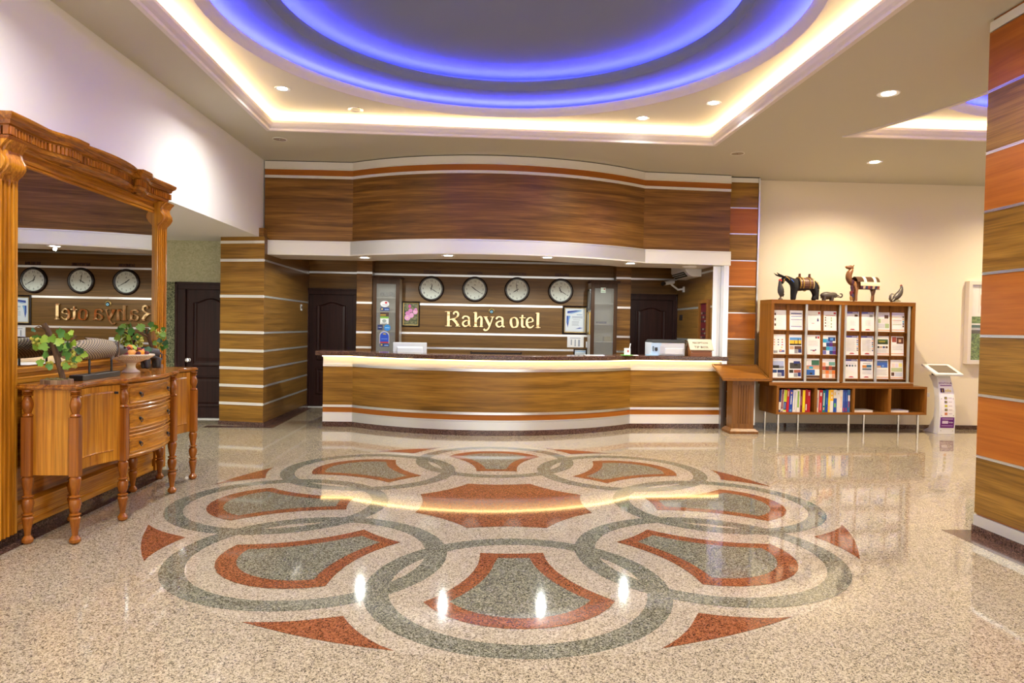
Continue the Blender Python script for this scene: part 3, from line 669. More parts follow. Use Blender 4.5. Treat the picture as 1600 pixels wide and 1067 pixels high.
# brass hotel name
sg = thing('hotel_sign', 'raised polished brass letters reading Kahya otel on the walnut wall', 'sign', (-.692, 11.484, 1.388))
U = .00121
def letter(x, strokes):
    mb = MB()
    for k, (pts, w_) in enumerate(strokes):
        P = [Vector((p[0], p[1])) for p in pts]
        if len(P) > 2:
            Q = []
            for i in range(len(P)-1):
                a, b_, c, e = P[max(i-1, 0)], P[i], P[i+1], P[min(i+2, len(P)-1)]
                for j in range(5):
                    s_ = j/5; Q.append(.5*((2*b_)+(c-a)*s_+(2*a-5*b_+4*c-e)*s_*s_+(3*b_-a-3*c+e)*s_**3))
            P = Q+[P[-1]]
        Wd = w_ if isinstance(w_, (list, tuple)) else [w_]*2
        vs = []; n = len(P); y0, y1 = -.034-.0004*k, 0
        for i, p in enumerate(P):
            tg = (P[min(i+1, n-1)]-P[max(i-1, 0)]).normalized(); no = Vector((-tg.y, tg.x)); u = i/(n-1)*(len(Wd)-1); q = int(min(u, len(Wd)-2)); ww = Wd[q]+(Wd[q+1]-Wd[q])*(u-q)
            for sgn in (1, -1):
                e = p+no*ww/2*sgn; e2 = p+no*max(ww/2-3.5, .5)*sgn; vs += [(e.x*U, y1, e.y*U), (e.x*U, y0+.006, e.y*U), (e2.x*U, y0, e2.y*U)]
        fs = []
        for i in range(n-1):
            a, b_ = i*6, i*6+6
            fs += [(a, b_, b_+1, a+1), (a+1, b_+1, b_+2, a+2), (a+2, b_+2, b_+5, a+5), (a+5, b_+5, b_+4, a+4), (a+4, b_+4, b_+3, a+3)]
        fs += [(0, 1, 2, 5, 4, 3), tuple((n-1)*6+i for i in (3, 4, 5, 2, 1, 0))]
        mb.add(vs, fs)
    o = mb.build('letter', M['brass'], sg); o.location = ((x-135)*U, 0, 0)
serif = lambda x0, x1, z, h=14: ([(x0, z), (x1, z)], h)
letter(135, [([(52, 0), (52, 212)], 44), serif(4, 100, 7), serif(2, 98, 205), ([(70, 96), (140, 112), (182, 150), (180, 190), (150, 204), (124, 190), (128, 168)], [20, 26, 32, 34, 30, 26, 30]), ([(104, 106), (150, 70), (188, 14)], [36, 44, 44]), serif(150, 218, 7)])
letter(360, [([(22, 112), (40, 140), (78, 144), (108, 122), (110, 60), (118, 18), (142, 10)], [34, 28, 24, 34, 38, 34, 18]), ([(110, 86), (64, 84), (26, 52), (44, 12), (84, 12), (112, 40)], [20, 24, 36, 30, 22, 22])])
letter(525, [([(38, 0), (38, 205)], 42), serif(2, 74, 7), ([(6, 196), (40, 205)], 16), ([(52, 96), (84, 138), (116, 128), (118, 60), (118, 0)], [18, 26, 38, 40, 40]), serif(88, 146, 7)])
letter(665, [([(30, 142), (62, 80), (94, 16)], [40, 42, 38]), ([(134, 142), (108, 60), (72, -24), (34, -44), (12, -26)], [22, 24, 28, 30, 34]), serif(4, 66, 143), serif(104, 156, 143)])
letter(825, [([(22, 112), (40, 140), (78, 144), (108, 122), (110, 60), (118, 18), (142, 10)], [34, 28, 24, 34, 38, 34, 18]), ([(110, 86), (64, 84), (26, 52), (44, 12), (84, 12), (112, 40)], [20, 24, 36, 30, 22, 22])])
letter(1035, [([(62, 142), (22, 118), (18, 60), (36, 12), (64, 4), (102, 22), (108, 76), (94, 124), (62, 142)], [20, 34, 42, 32, 20, 34, 42, 32, 20])])
letter(1160, [([(50, 178), (46, 90), (52, 20), (92, 12)], [30, 40, 38, 16]), serif(8, 94, 138, 18)])
letter(1255, [([(24, 74), (70, 82), (106, 92)], [18, 18, 22]), ([(104, 92), (90, 134), (56, 142), (22, 110), (20, 50), (46, 8), (86, 10), (114, 38)], [30, 26, 22, 34, 42, 32, 24, 14])])
letter(1390, [([(36, 0), (36, 212)], 44), serif(0, 74, 7), ([(2, 204), (38, 211)], 16)])
t = thing('evil_eye_bead', 'blue and white evil eye bead hanging above the hotel name', 'amulet', (.089, 11.478, 1.66))
MB().lathe([(.05, 0), (.05, .006), (.04, .014), (0, .016)], n=24, axis='y').build('gold_disc', M['gold'], t, smooth=True)
MB().lathe([(.036, .012), (.03, .02), (0, .022)], (0, 0, -.008), n=20, axis='y').build('blue_glass', C(10, 15, 60, .1), t, smooth=True)
MB().lathe([(.022, .021), (.018, .024), (0, .025)], (0, 0, -.014), n=16, axis='y').build('white_eye', C(150, 215, 240), t)
MB().lathe([(.009, .025), (.007, .027), (0, .0275)], (0, 0, -.014), n=12, axis='y').build('pupil', C(10, 20, 50), t)
MB().tube([(0, -.003, .045), (0, -.003, .095)], .0025, 6).build('cord', M['gold'], t)

# pictures and papers on the back wall
def picture(name, label, cat, x0, x1, z0, z1, y, fm, fw, art, inner=None, dep=.028):
    t = thing(name, label, cat, ((x0+x1)/2, y, (z0+z1)/2)); w_, h_ = (x1-x0)/2, (z1-z0)/2
    MB().sweep([(-w_, -h_), (-w_, h_), (w_, h_), (w_, -h_)], normals([(-w_, -h_), (-w_, h_), (w_, h_), (w_, -h_)], True), [(0, 0), (0, dep*.7), (-fw*.3, dep), (-fw, dep*.6), (-fw, 0)], closed=True)
    mb = MB(); p = [(-w_, -h_), (-w_, h_), (w_, h_), (w_, -h_)]; q = lambda o: [(-w_+o, -h_+o), (-w_+o, h_-o), (w_-o, h_-o), (w_-o, -h_+o)]
    prof = [(0, 0), (0, dep*.7), (fw*.3, dep), (fw, dep*.6), (fw, 0)]
    for o, d_ in prof: mb.v += [(a, -d_, c) for a, c in q(o)]
    for j in range(4):
        for i in range(4): mb.f.append((j*4+i, j*4+(i+1) % 4, j*4+4+(i+1) % 4, j*4+4+i)); mb.m.append(0)
    mb.build('frame', fm, t)
    if inner:
        mb = MB()
        for o, d_ in ((fw, .01), (fw, .018), (fw+.012, .014), (fw+.012, .008)): mb.v += [(a, -d_, c) for a, c in q(o)]
        for j in range(3):
            for i in range(4): mb.f.append((j*4+i, j*4+(i+1) % 4, j*4+4+(i+1) % 4, j*4+4+i)); mb.m.append(0)
        mb.build('inner_rim', inner, t)
    mb = MB().box(-w_+fw*.7, w_-fw*.7, -.008, -.002, -h_+fw*.7, h_-fw*.7, art[0])
    for k, (poly, m_) in enumerate(art[1:]): mb.add([(a, -.0085-.0002*k, c) for a, c in poly], [tuple(range(len(poly)))], m_)
    mb.build('print', None, t, fix=False); return t
def mk_garden():
    m = mat('garden_photo', (.1, .12, .05), .3); v = position(m, (1, 1, 1), False); n = noise(m, v, 28., 4., .7)
    base(m, ramp(m, n, [(.35, (.02, .035, .012)), (.5, (.10, .11, .035)), (.62, (.24, .21, .10)), (.75, (.10, .06, .03))])); return m
M['garden'] = mk_garden()
pk = C(214, 130, 190); pk2 = C(232, 165, 210)
picture('flower_picture', 'framed photograph of pink flowers right of the stickered cabinet', 'picture', -1.408, -1.11, 1.372, 1.795, 11.484, M['black'], .022,
        [M['garden'], (ell(-.02, .13, .024, .03, 10), C(200, 70, 150)), (ell(-.005, .06, .036, .034, 10), pk), (ell(.075, .04, .04, .045, 10), pk2), (ell(.08, .075, .026, .03, 9), pk), (ell(-.05, .01, .042, .04, 10), pk), (ell(.015, -.02, .036, .044, 10), pk2), (ell(-.055, -.06, .052, .048, 10), pk2), (ell(-.055, -.06, .02, .016, 8), C(240, 200, 190)), (ell(.075, .04, .014, .012, 8), C(240, 210, 200))], M['gold'])
bl, bl2, gy = C(40, 70, 160), C(120, 170, 220), C(150, 155, 165)
ln = lambda x0, x1, z, h=.006: (rz_(x0, x1, z, z+h), gy)
picture('certificate', 'framed blue and white certificate in a gold and black frame', 'certificate', 1.285, 1.71, 1.292, 1.775, 11.484, M['clock_rim'], .03,
        [C(205, 205, 205), (rz_(-.155, .155, -.185, .185), C(225, 232, 240)), ([(-.13, .11), (-.05, .125), (.10, .165), (.02, .165), (-.13, .15)], bl), ([(-.13, .10), (-.06, .105), (.12, .155), (.10, .165), (-.05, .122)], bl2), ([(-.14, .07), (-.08, .07), (-.10, -.02), (-.12, -.13), (-.14, -.04)], bl), ([(-.11, .07), (-.075, .06), (-.12, -.06)], bl2), ([(.01, -.15), (.08, -.125), (.14, -.13), (.08, -.145)], bl),
         (rz_(-.05, .13, .05, .058), C(70, 90, 150)), ln(-.05, .13, .03), ln(-.03, .09, .0), ln(-.05, .07, -.03), ln(-.05, .07, -.05), ln(-.05, .06, -.07), ln(-.05, .07, -.09), (rz_(.03, .12, .085, .095), C(130, 160, 200))], M['gold'])
t = tag(MB().box(1.375, 1.655, 11.476, 11.4835, 1.073, 1.258, M['paper']).box(1.435, 1.455, 11.4755, 11.476, 1.11, 1.205, gy).box(1.50, 1.52, 11.4755, 11.476, 1.09, 1.205, gy).box(1.56, 1.59, 11.4755, 11.476, 1.09, 1.205, gy).box(1.42, 1.6, 11.4755, 11.476, 1.225, 1.235, gy).build('notice', None), 'white paper notice pinned under the certificate', 'notice')
picture('small_frame', 'small dark framed card low on the wall beside the right cabinet', 'picture', 1.485, 1.71, .885, 1.05, 11.484, M['clock_rim'], .02, [C(220, 228, 235), (rz_(-.09, .09, .03, .04), bl2), ln(-.08, .06, -.0), ln(-.08, .08, -.02)])
t = tag(box(1.685, 1.708, 11.40, 11.46, 1.075, 1.175).build('dispenser', M['white'], bevel=.003), 'small white box fixed to the side of the right cabinet', 'dispenser')
def side_frame(label, z0, z1, y0, y1, fm):
    t = thing('hung_frame', label, 'picture', (1.7135, (y0+y1)/2, (z0+z1)/2)); h_, w_ = (z1-z0)/2, (y1-y0)/2
    mb = MB()
    for a, b_, c, e in ((-w_, -w_+.03, -h_, h_), (w_-.03, w_, -h_, h_), (-w_+.03, w_-.03, h_-.03, h_), (-w_+.03, w_-.03, -h_, -h_+.03)): mb.box(-.02, 0, a, b_, c, e)
    mb.build('frame', fm, t); box(-.012, -.004, -w_+.03, w_-.03, -h_+.03, h_-.03).build('print', C(200, 205, 205), t)
side_frame('black framed card on the side of the right cabinet', 1.70, 2.05, 11.17, 11.45, M['black'])
side_frame('gold framed card on the side of the right cabinet, under the black one', 1.30, 1.67, 11.17, 11.45, M['gold'])
t = thing('wall_rail', 'dark wooden rail low on the back wall behind the counter', 'rail', (.178, 11.484, .95))
box(-.42, .42, -.03, 0, -.02, .015).build('bar', M['clock_rim'], t, bevel=.004)
for s in (-1, 1): box(.42*s-.012, .42*s+.012, -.036, 0, -.026, .026).build('end_cap', M['clock_rim'], t)
for x in (-.3, .3): box(x-.015, x+.015, -.02, 0, -.09, -.02).build('bracket', M['clock_rim'], t)

# fixtures on the right side wall
t = thing('air_conditioner', 'white wall air conditioner high on the right side wall', 'air conditioner', (3.243, 10.62, 2.21))
pr = [(0, .30), (-.20, .30), (-.25, .24), (-.25, .10), (-.20, .03), (-.13, 0), (0, 0)]
MB().add([(x, y, z) for y in (-.40, .40) for x, z in pr], [(0, 1, 2, 3, 4, 5, 6), (13, 12, 11, 10, 9, 8, 7)]+[(i, (i+1) % 7, 7+(i+1) % 7, 7+i) for i in range(7)]).build('housing', M['white'], t, bevel=.004)
MB().hexa([(-.246, -.3, .075), (-.185, -.3, .012), (-.185, .36, .012), (-.246, .36, .075), (-.252, -.3, .07), (-.19, -.3, .006), (-.19, .36, .006), (-.252, .36, .07)]).build('outlet', M['dark'], t)
for k in range(2): MB().box(-.24+.025*k, -.236+.025*k, -.29, .35, .05-.025*k, .066-.025*k).build('louvre', M['white'], t)
t = thing('security_camera', 'small white security camera under the air conditioner', 'camera', (3.02, 11.12, 2.13))
MB().tube([(.22, 0, -.06), (.12, 0, -.07), (.02, -.02, .0), (-.02, -.03, .03)], .016, 8).build('bracket', M['white'], t)
MB().tube([(.04, .0, .055), (-.13, -.10, .02)], [.035, .032], 12).build('housing', M['white'], t)
MB().tube([(-.13, -.10, .02), (-.17, -.124, .012)], [.03, .034], 12).build('lens_hood', M['black'], t)
MB().box(.2, .223, -.03, .03, -.11, -.02).build('wall_plate', M['white'], t)
t = thing('key_board', 'wooden framed dark red key board on the right side wall', 'key board', (3.2435, 9.985, 1.47))
mb = MB()
for a, b_, c, e in ((-.21, -.165, -.38, .38), (.165, .21, -.38, .38), (-.165, .165, .33, .38), (-.165, .165, -.38, -.33)): mb.box(-.05, 0, a, b_, c, e)
mb.build('frame', M['lectern'], t); box(-.02, 0, -.165, .165, -.33, .33).build('felt', C(80, 8, 22), t)
for i in range(4):
    for j in range(8):
        if j == 3: continue
        box(-.026, -.02, -.15+i*.08, -.10+i*.08, .17-j*.06, .20-j*.06).build('key_slot', C(50, 30, 30) if (i+j) % 3 else C(110, 90, 80), t)
# ================================================================== BROCHURE CABINET AND WHAT STANDS ON IT
AQ = radians(4.2); UO = Vector((3.985, 9.165, 0))
def un(u, v, z=0): return (UO.x+u*cos(AQ)-v*sin(AQ), UO.y+u*sin(AQ)+v*cos(AQ), z)
t = thing('brochure_cabinet', 'brown veneered brochure cabinet on a long low bench with steel legs', 'cabinet', UO, AQ)
OV = M['oakveneer']; OZ = M['oakveneer_z']
LW, LD, z0, z1 = 2.22, .50, .268, .662
bn = MB().box(0, LW, 0, LD, z1-.03, z1).box(0, LW, 0, LD, z0, z0+.03)
bn.build('bench_board', OV, t, bevel=.002)
for a, b in ((0, .035), (.55, .59), (1.108, 1.142), (1.642, 1.682), (2.185, LW)): box(a, b, .002, LD, z0+.03, z1-.03).build('divider', OZ, t)
box(.035, .62, LD-.014, LD, z0+.03, z1-.03).build('bench_back', OZ, t); box(.62, 1.12, LD-.014, LD, z0+.03, z1-.03).build('bench_back', OZ, t)
box(1.26, 1.66, LD-.014, LD, z0+.03, z1-.03).build('bench_back', M['lectern'], t); box(1.78, 2.185, LD-.014, LD, z0+.03, z1-.03).build('bench_back', M['lectern'], t)
for u, v in ((.05, .04), (1.08, .04), (2.12, .04), (.05, .42), (.55, .42), (1.56, .42), (2.1, .42)): MB().lathe([(.019, 0), (.019, z0)], (u, v, 0), 14).build('leg', M['steel'], t, smooth=True)
U0, U1, V0, VD, Z0, Z1 = -.095, 2.03, .03, .36, z1, 1.84
cs = MB().box(U0, U1, V0, VD, Z1-.055, Z1).build('top_board', OV, t, bevel=.002)
for a, b in ((U0, U0+.045), (.93, .975), (U1-.045, U1)): box(a, b, V0+.001, VD, Z0+.055, Z1-.055).build('upright', OZ, t)
box(U0, U1, V0+.001, VD, Z0, Z0+.045).build('bottom_board', OV, t)
box(U0+.045, U1-.045, VD-.02, VD, Z0+.045, Z1-.055).build('back_board', OZ, t)
for a, b in ((U0+.045, .93), (.975, U1-.045)): box(a, b, V0+.07, V0+.085, Z0+.045, Z1-.055).build('display_board', OZ, t)
FU = (-.037, .203, .468, .700, 1.035, 1.262, 1.494, 1.715); FZ = (1.43, 1.096, .768); FW, FH = .189, .270
for z in FZ:
    for a, b in ((U0+.045, .93), (.975, U1-.045)):
        box(a, b, V0+.036, V0+.07, z-.016, z-.004).build('brochure_ledge', OV, t)
for c_ in (0, 2, 4, 6):
    box(FU[c_]+FW+.003, FU[c_+1]-.003, V0+.052, V0+.07, Z0+.05, Z1-.06).build('display_slat', OZ, t)
for u in (.413, .905, .985, 1.452, 1.935): box(u, u+.03, V0+.012, V0+.03, Z0+.06, Z1-.056).build('sliding_rail', M['alu_matt'], t)
for a, b in ((U0+.045, .93), (.975, U1-.045)): box(a, b, V0+.008, V0+.035, Z0+.045, Z0+.062).build('track', M['alu_matt'], t)

# leaflets: white sheets with printed blocks  (x0, x1, z0, z1 in parts of the sheet, colour)
def R(*a): return a
nv, rd, gn, sk = C(50, 60, 120), C(190, 40, 50), C(165, 185, 140), C(90, 150, 210)
gl, br, pu, og = C(150, 150, 155), C(90, 60, 45), C(105, 105, 170), C(225, 165, 130)
lines = lambda x0, x1, z0, z1, n, c=gl: [R(x0, x1-(.12 if i % 3 == 2 else 0), z0+(z1-z0)*i/n, z0+(z1-z0)*i/n+.008, c) for i in range(n)]
logo = [R(.28, .66, .06, .09, rd), R(.35, .6, .09, .115, rd)]
head = lambda: [R(0, .93, .9, 1, pu), R(.5, .88, .935, .965, C(225, 225, 235))]
def photo(x0, x1, z0, z1, sky, land, k=0):
    m = (z0+z1)/2+k; return [R(x0, x1, m, z1, sky), R(x0, x1, z0, m, land)]
mosaic = lambda s, pal: [R(i/4, i/4+.25, j/5+.02, j/5+.21, pal[(i*3+j*5+s) % len(pal)]) for j in range(4) for i in range(4)]
dk, bs, blu, tq = C(45, 40, 35), C(200, 165, 130), C(40, 70, 130), C(50, 160, 200)
sheets = {
 (0, 0): ('white sheet with three small brown pictures down its left edge', [R(.1, .22, z, z+.12, br) for z in (.74, .47, .2)]+lines(.4, .75, .2, .85, 12, C(205, 205, 210))),
 (0, 1): ('white timetable sheet with a dark band and ruled bars', [R(.1, .93, .82, .87, nv), R(.1, .93, .68, .71, pu), R(.1, .93, .52, .55, pu), R(.1, .93, .17, .2, pu)]+lines(.15, .85, .22, .66, 10, C(200, 200, 205))),
 (0, 2): ('white letter with a small portrait at its right', [R(.8, .94, .84, .95, rd), R(.72, .84, .46, .58, nv), R(.75, .81, .58, .64, br), R(.3, .5, .35, .37, rd)]+lines(.1, .7, .4, .85, 8, C(205, 205, 210))),
 (0, 3): ('white sheet with a red title and two columns of figures', [R(.78, .95, .85, .94, rd), R(.15, .9, .76, .79, rd)]+[R(.1, .18, z, z+.08, br) for z in (.2, .35, .5, .62)]+[R(.55, .64, z, z+.09, gn) for z in (.15, .3, .48, .6)]+lines(.2, .45, .2, .7, 8)),
 (0, 4): ('white price letter under a violet heading, first in the top row', head()+[R(.65, .9, .75, .86, br)]+lines(.3, .75, .3, .6, 8, C(205, 205, 210))+logo),
 (0, 5): ('white price letter under a violet heading, second in the top row', head()+[R(.62, .88, .74, .86, gl)]+lines(.3, .75, .3, .6, 8, C(205, 205, 210))+logo),
 (0, 6): ('sheet with pale green and grey boxes and a small brown photo', [R(0, 1, .8, .97, C(215, 208, 222)), R(.58, .9, .68, .86, br), R(0, .3, .45, .66, gn), R(.33, .95, .45, .66, C(230, 210, 200)), R(0, .6, .18, .42, C(205, 205, 212)), R(.62, .95, .18, .42, gn), R(0, 1, .06, .1, og)]),
 (0, 7): ('ruled sheet with a column of tiny coloured pictures at its right', [R(0, 1, .86, .97, C(215, 205, 220)), R(.05, .78, .74, .76, og), R(.05, .78, .58, .6, og), R(.05, .78, .36, .38, gn), R(0, 1, .08, .12, og)]+[R(.85, .96, .25+.12*i, .34+.12*i, (br, nv, tq, bs)[i % 4]) for i in range(5)]+lines(.1, .75, .4, .72, 6)),
 (1, 0): ('white sheet scattered with tiny coloured motifs over a world map', [R(.1+.3*(i % 3), .2+.3*(i % 3), .45+.13*(i//3), .50+.13*(i//3), (og, nv, rd)[i % 3]) for i in range(9)]+[R(.66, .76, .32, .37, C(235, 190, 50)), R(.08, .38, .06, .18, gl), R(.5, .92, .1, .2, pu), R(.55, .7, .14, .23, og)]),
 (1, 1): ('leaflet with a yellow sunset skyline photograph', photo(.05, .95, .48, .86, sk, C(235, 190, 60), .05)+[R(.05, .95, .46, .54, dk), R(.4, .44, .5, .7, dk), R(.68, .73, .5, .8, dk), R(.05, .38, .25, .42, bs), R(.42, .95, .25, .42, br), R(.42, .68, .05, .24, gl), R(.7, .96, .08, .26, nv)]),
 (1, 2): ('white letter with a small aeroplane at its foot', [R(.64, .76, .82, .93, br), R(.8, .94, .82, .93, rd), R(.25, .7, .2, .235, nv), R(.42, .6, .16, .2, rd), R(.62, .7, .2, .27, nv)]+lines(.1, .85, .45, .75, 7)+[R(.3, .7, .07, .085, og)]),
 (1, 3): ('blue and violet leaflet full of fairground and water photographs', mosaic(1, [blu, pu, tq, C(90, 40, 120), C(235, 235, 240), sk, br])+[R(.4, .96, .7, .9, blu), R(.55, .8, .74, .86, sk)]),
 (1, 4): ('violet headed list with pictures down its right, left one of the pair', head()+lines(.08, .8, .2, .85, 18)+[R(.86, .96, .22+.1*i, .28+.1*i, (br, nv, og, tq)[i % 4]) for i in range(7)]+logo),
 (1, 5): ('violet headed list with pictures down its right, right one of the pair', head()+lines(.08, .8, .2, .85, 18)+[R(.86, .96, .22+.1*i, .28+.1*i, (nv, og, tq, br)[i % 4]) for i in range(7)]+logo),
 (1, 6): ('leaflet with a wide green landscape photograph', photo(.05, .92, .58, .84, C(70, 95, 50), C(45, 60, 35))+[R(.2, .7, .68, .76, C(150, 140, 50)), R(0, 1, .06, .1, og)]+[R(.06+.22*i, .24+.22*i, .38, .48, (dk, bs, nv, br)[i]) for i in range(4)]+lines(.06, .9, .14, .34, 6)),
 (1, 7): ('white leaflet with two reddish brown dinner photographs on top', [R(.08, .42, .7, .97, C(150, 70, 60)), R(.44, .98, .62, .95, C(95, 50, 35)), R(.6, .8, .7, .85, bs), R(0, 1, .08, .12, og)]+lines(.1, .9, .3, .56, 6)),
 (2, 0): ('leaflet with a calm rocky bay under a pale sky', photo(.08, .93, .48, .86, C(170, 180, 215), C(120, 125, 140), -.06)+[R(.08, .55, .5, .64, dk), R(.04, .38, .26, .42, blu), R(.42, .95, .26, .42, C(25, 45, 100)), R(.42, .7, .06, .24, gl), R(.72, .96, .08, .28, nv)]),
 (2, 1): ('leaflet with a dark safari jeep photograph', [R(.1, .96, .48, .78, C(70, 68, 66)), R(.4, .9, .74, .86, nv), R(.45, .7, .62, .74, dk), R(.06, .38, .26, .42, dk), R(.42, .95, .26, .42, C(160, 90, 70)), R(.42, .7, .06, .24, gl), R(.72, .96, .08, .28, nv)]),
 (2, 2): ('leaflet with a green river, a blue boat and red ribbons', [R(.38, .98, .66, .92, C(60, 110, 85)), R(.1, .35, .66, .9, C(230, 225, 225)), R(0, 1, .46, .62, bs), R(.2, .5, .48, .6, tq), R(0, .64, .16, .44, C(50, 100, 180)), R(.25, .45, .2, .28, dk), R(.66, .96, .2, .42, C(235, 232, 230)), R(0, 1, .02, .14, br), R(0, 1, .62, .645, rd)]),
 (2, 3): ('leaflet with orange and brown food and people photographs', mosaic(3, [og, C(170, 70, 50), bs, C(235, 225, 215), br, C(225, 120, 50)])+[R(.5, .98, .66, .84, C(110, 160, 150))]),
 (2, 4): ('violet headed letter with four small dark photographs in a row', head()+[R(.08+.22*i, .22+.22*i, .62, .71, (dk, nv, C(80, 110, 130), gl)[i]) for i in range(4)]+lines(.1, .9, .74, .84, 3)+lines(.1, .75, .26, .56, 6, C(215, 215, 218))+logo),
 (2, 5): ('violet headed leaflet with two wide photographs in its middle', head()+[R(.16, .5, .56, .7, C(200, 130, 60)), R(.5, .88, .58, .72, C(60, 110, 150)), R(.16, .88, .44, .54, C(110, 120, 135)), R(.2, .8, .78, .8, dk)]+lines(.14, .85, .24, .4, 4)+logo),
 (2, 6): ('leaflet with an aerial photograph of a deep blue bay', photo(.04, .94, .58, .94, C(90, 110, 150), C(60, 100, 190), .08)+[R(.04, .4, .58, .68, bs), R(.5, .65, .62, .72, C(120, 160, 220)), R(0, 1, .06, .1, og)]+lines(.06, .9, .2, .52, 8)),
 (2, 7): ('sheet with yellow, pink and green boxes at the bottom right', [R(.1, .34, .6, .8, C(240, 215, 205)), R(.38, .62, .6, .8, C(225, 215, 235)), R(.66, .94, .62, .82, C(235, 225, 140)), R(.06, .94, .38, .58, C(185, 195, 150)), R(.36, .92, .14, .34, C(200, 205, 215)), R(.06, .3, .16, .34, br), R(0, 1, .05, .09, og)]),
}
for (r, c), (lab, rects) in sheets.items():
    mb = MB().box(0, FW, 0, .002, 0, FH, M['paper'])
    for k, (a, b, e, g, m_) in enumerate(rects):
        y = -.0004-.00012*k; mb.add([(a*FW, y, e*FH), (b*FW, y, e*FH), (b*FW, y, g*FH), (a*FW, y, g*FH)], [(0, 1, 2, 3)], m_)
    o = mb.build('leaflet', None, None, fix=False); o.location = un(FU[c], V0+.046+(r % 2)*.001, FZ[r]-.003); o.rotation_euler = (radians(-3), 0, AQ)
    o.rotation_euler = Matrix.Rotation(AQ, 4, 'Z').__matmul__(Matrix.Rotation(radians(-3), 4, 'X')).to_euler()
    tag(o, lab, 'leaflet', 'leaflets in the brochure cabinet')

# books
W_, CR = C(232, 228, 222), C(236, 226, 210)
def book(lab, u, w, h, lean, spine, marks, d=.22):
    mb = MB().box(0, w, 0, .004, 0, h, spine).box(0, .0025, .004, d, 0, h, spine).box(w-.0025, w, .004, d, 0, h, spine).box(.003, w-.003, .004, d-.004, .004, h-.005, M['paper'])
    for k, (a, b, e, g, m_) in enumerate(marks): y = -.0004-.0001*k; mb.add([(a*w, y, e*h), (b*w, y, e*h), (b*w, y, g*h), (a*w, y, g*h)], [(0, 1, 2, 3)], m_)
    o = mb.build('book', None, None, fix=False); o.location = un(u, .03, z0+.0306+w*sin(radians(lean)))
    o.rotation_euler = (Matrix.Rotation(AQ, 4, 'Z') @ Matrix.Rotation(radians(lean), 4, 'Y')).to_euler()
    return tag(o, lab, 'book', 'books in the bench')
NV, MA, LI, RE, BL, TE, YE, DR = C(30, 40, 110), C(110, 25, 45), C(190, 200, 50), C(190, 25, 35), C(35, 70, 170), C(0, 125, 125), C(245, 215, 30), C(160, 20, 28)
tx = lambda c=W_: R(.35, .65, .3, .75, c)
def shelve(u, items, hs):
    for i, (w, lab, sp, mk, ln_) in enumerate(items):
        a = ln_*.62; b = items[i+1][4]*.62 if i+1 < len(items) else a
        w *= .93 if hs else 1; book(lab, u, w-.001, .308+.007*sin(u*90), a, sp, mk); u += w/cos(radians(a))+.0006+max(0, .312*(sin(radians(a))-sin(radians(b))))
shelve(.045, [
  (.028, 'navy book with a white foot, first in the left bay', NV, [R(0, 1, .1, .45, W_)], 5),
  (.038, 'maroon spine between white edges, in the left bay', MA, [R(0, .14, 0, 1, W_), R(.86, 1, 0, 1, W_), R(.3, .7, .03, .14, W_), R(.42, .58, .2, .8, C(190, 130, 140))], 5),
  (.042, 'lime and navy book in the left bay', LI, [R(0, 1, .1, .46, NV), R(.3, .7, .14, .42, C(120, 140, 190)), R(0, 1, 0, .04, CR)], 5),
  (.036, 'plain red book leaning against the blue one, left bay', RE, [R(.35, .6, .68, .92, W_)], 4.5),
  (.050, 'blue book with white vertical title in the left bay', BL, [R(.4, .62, .35, .75, W_), R(.2, .8, .03, .12, sk), R(.35, .7, .82, .92, og)], 4),
  (.050, 'thick white book in the left bay', W_, [R(.45, .6, .1, .9, C(150, 150, 160))], 3),
  (.044, 'white book with a green panel in the left bay', W_, [R(.25, .8, .2, .92, C(130, 175, 50))], 1.2),
  (.040, 'maroon book with a white edge, left bay', MA, [R(0, .15, 0, 1, W_), R(.45, .65, .3, .7, C(190, 120, 140))], 1),
  (.036, 'bright yellow book in the left bay', YE, [R(.35, .65, .03, .2, C(200, 170, 20))], .8),
  (.034, 'dark red book next to the yellow one, left bay', DR, [R(.3, .7, .08, .35, W_)], .6),
  (.042, 'red book at the right end of the left bay', C(180, 18, 30), [R(.3, .75, .75, .92, C(225, 180, 180))], .6)], 0)
shelve(.597, [
  (.032, 'narrow cream book, first in the second bay', CR, [R(.35, .65, .2, .65, C(130, 130, 170))], 2),
  (.058, 'red book with white print in the second bay', RE, [R(.3, .75, .72, .88, W_), R(.35, .65, .08, .42, C(225, 150, 150))], 2),
  (.045, 'teal book with a white vertical title', TE, [R(.35, .65, .3, .88, W_), R(.3, .7, .1, .22, og)], 1.6),
  (.042, 'deep blue book beside the teal one', C(20, 60, 160), [R(.4, .6, .35, .65, sk)], 1.6),
  (.030, 'yellow book beside the deep blue one', YE, [R(.3, .7, .1, .3, og)], 1.4),
  (.050, 'white and orange book with pale round marks', W_, [R(0, 1, .5, 1, C(245, 185, 40)), R(.3, .65, .78, .88, W_), R(.3, .65, .6, .7, W_)], 1.2),
  (.052, 'blue and white book with a green spot', C(30, 80, 170), [R(0, 1, .62, 1, W_), R(.25, .6, .75, .9, C(235, 190, 60)), R(.25, .75, .22, .4, C(110, 190, 70))], 1),
  (.046, 'white book beside the blue and white one', W_, [R(.4, .7, .82, .9, C(210, 190, 120))], .5),
  (.046, 'cream book beside the row of blue spines', CR, [R(.4, .6, .2, .7, og)], .5),
  (.038, 'first slim blue book with a red foot mark', C(50, 75, 165), [R(.3, .7, .04, .2, rd), R(.42, .58, .5, .9, sk)], .4),
  (.038, 'second slim blue book with a red foot mark', C(45, 70, 155), [R(.3, .7, .04, .2, rd), R(.42, .58, .5, .9, sk)], .4),
  (.040, 'steel blue book with a white label, last in the second bay', C(60, 110, 165), [R(.15, .95, .5, .76, W_), R(.3, .7, .22, .48, C(170, 60, 110))], .4)], 1)
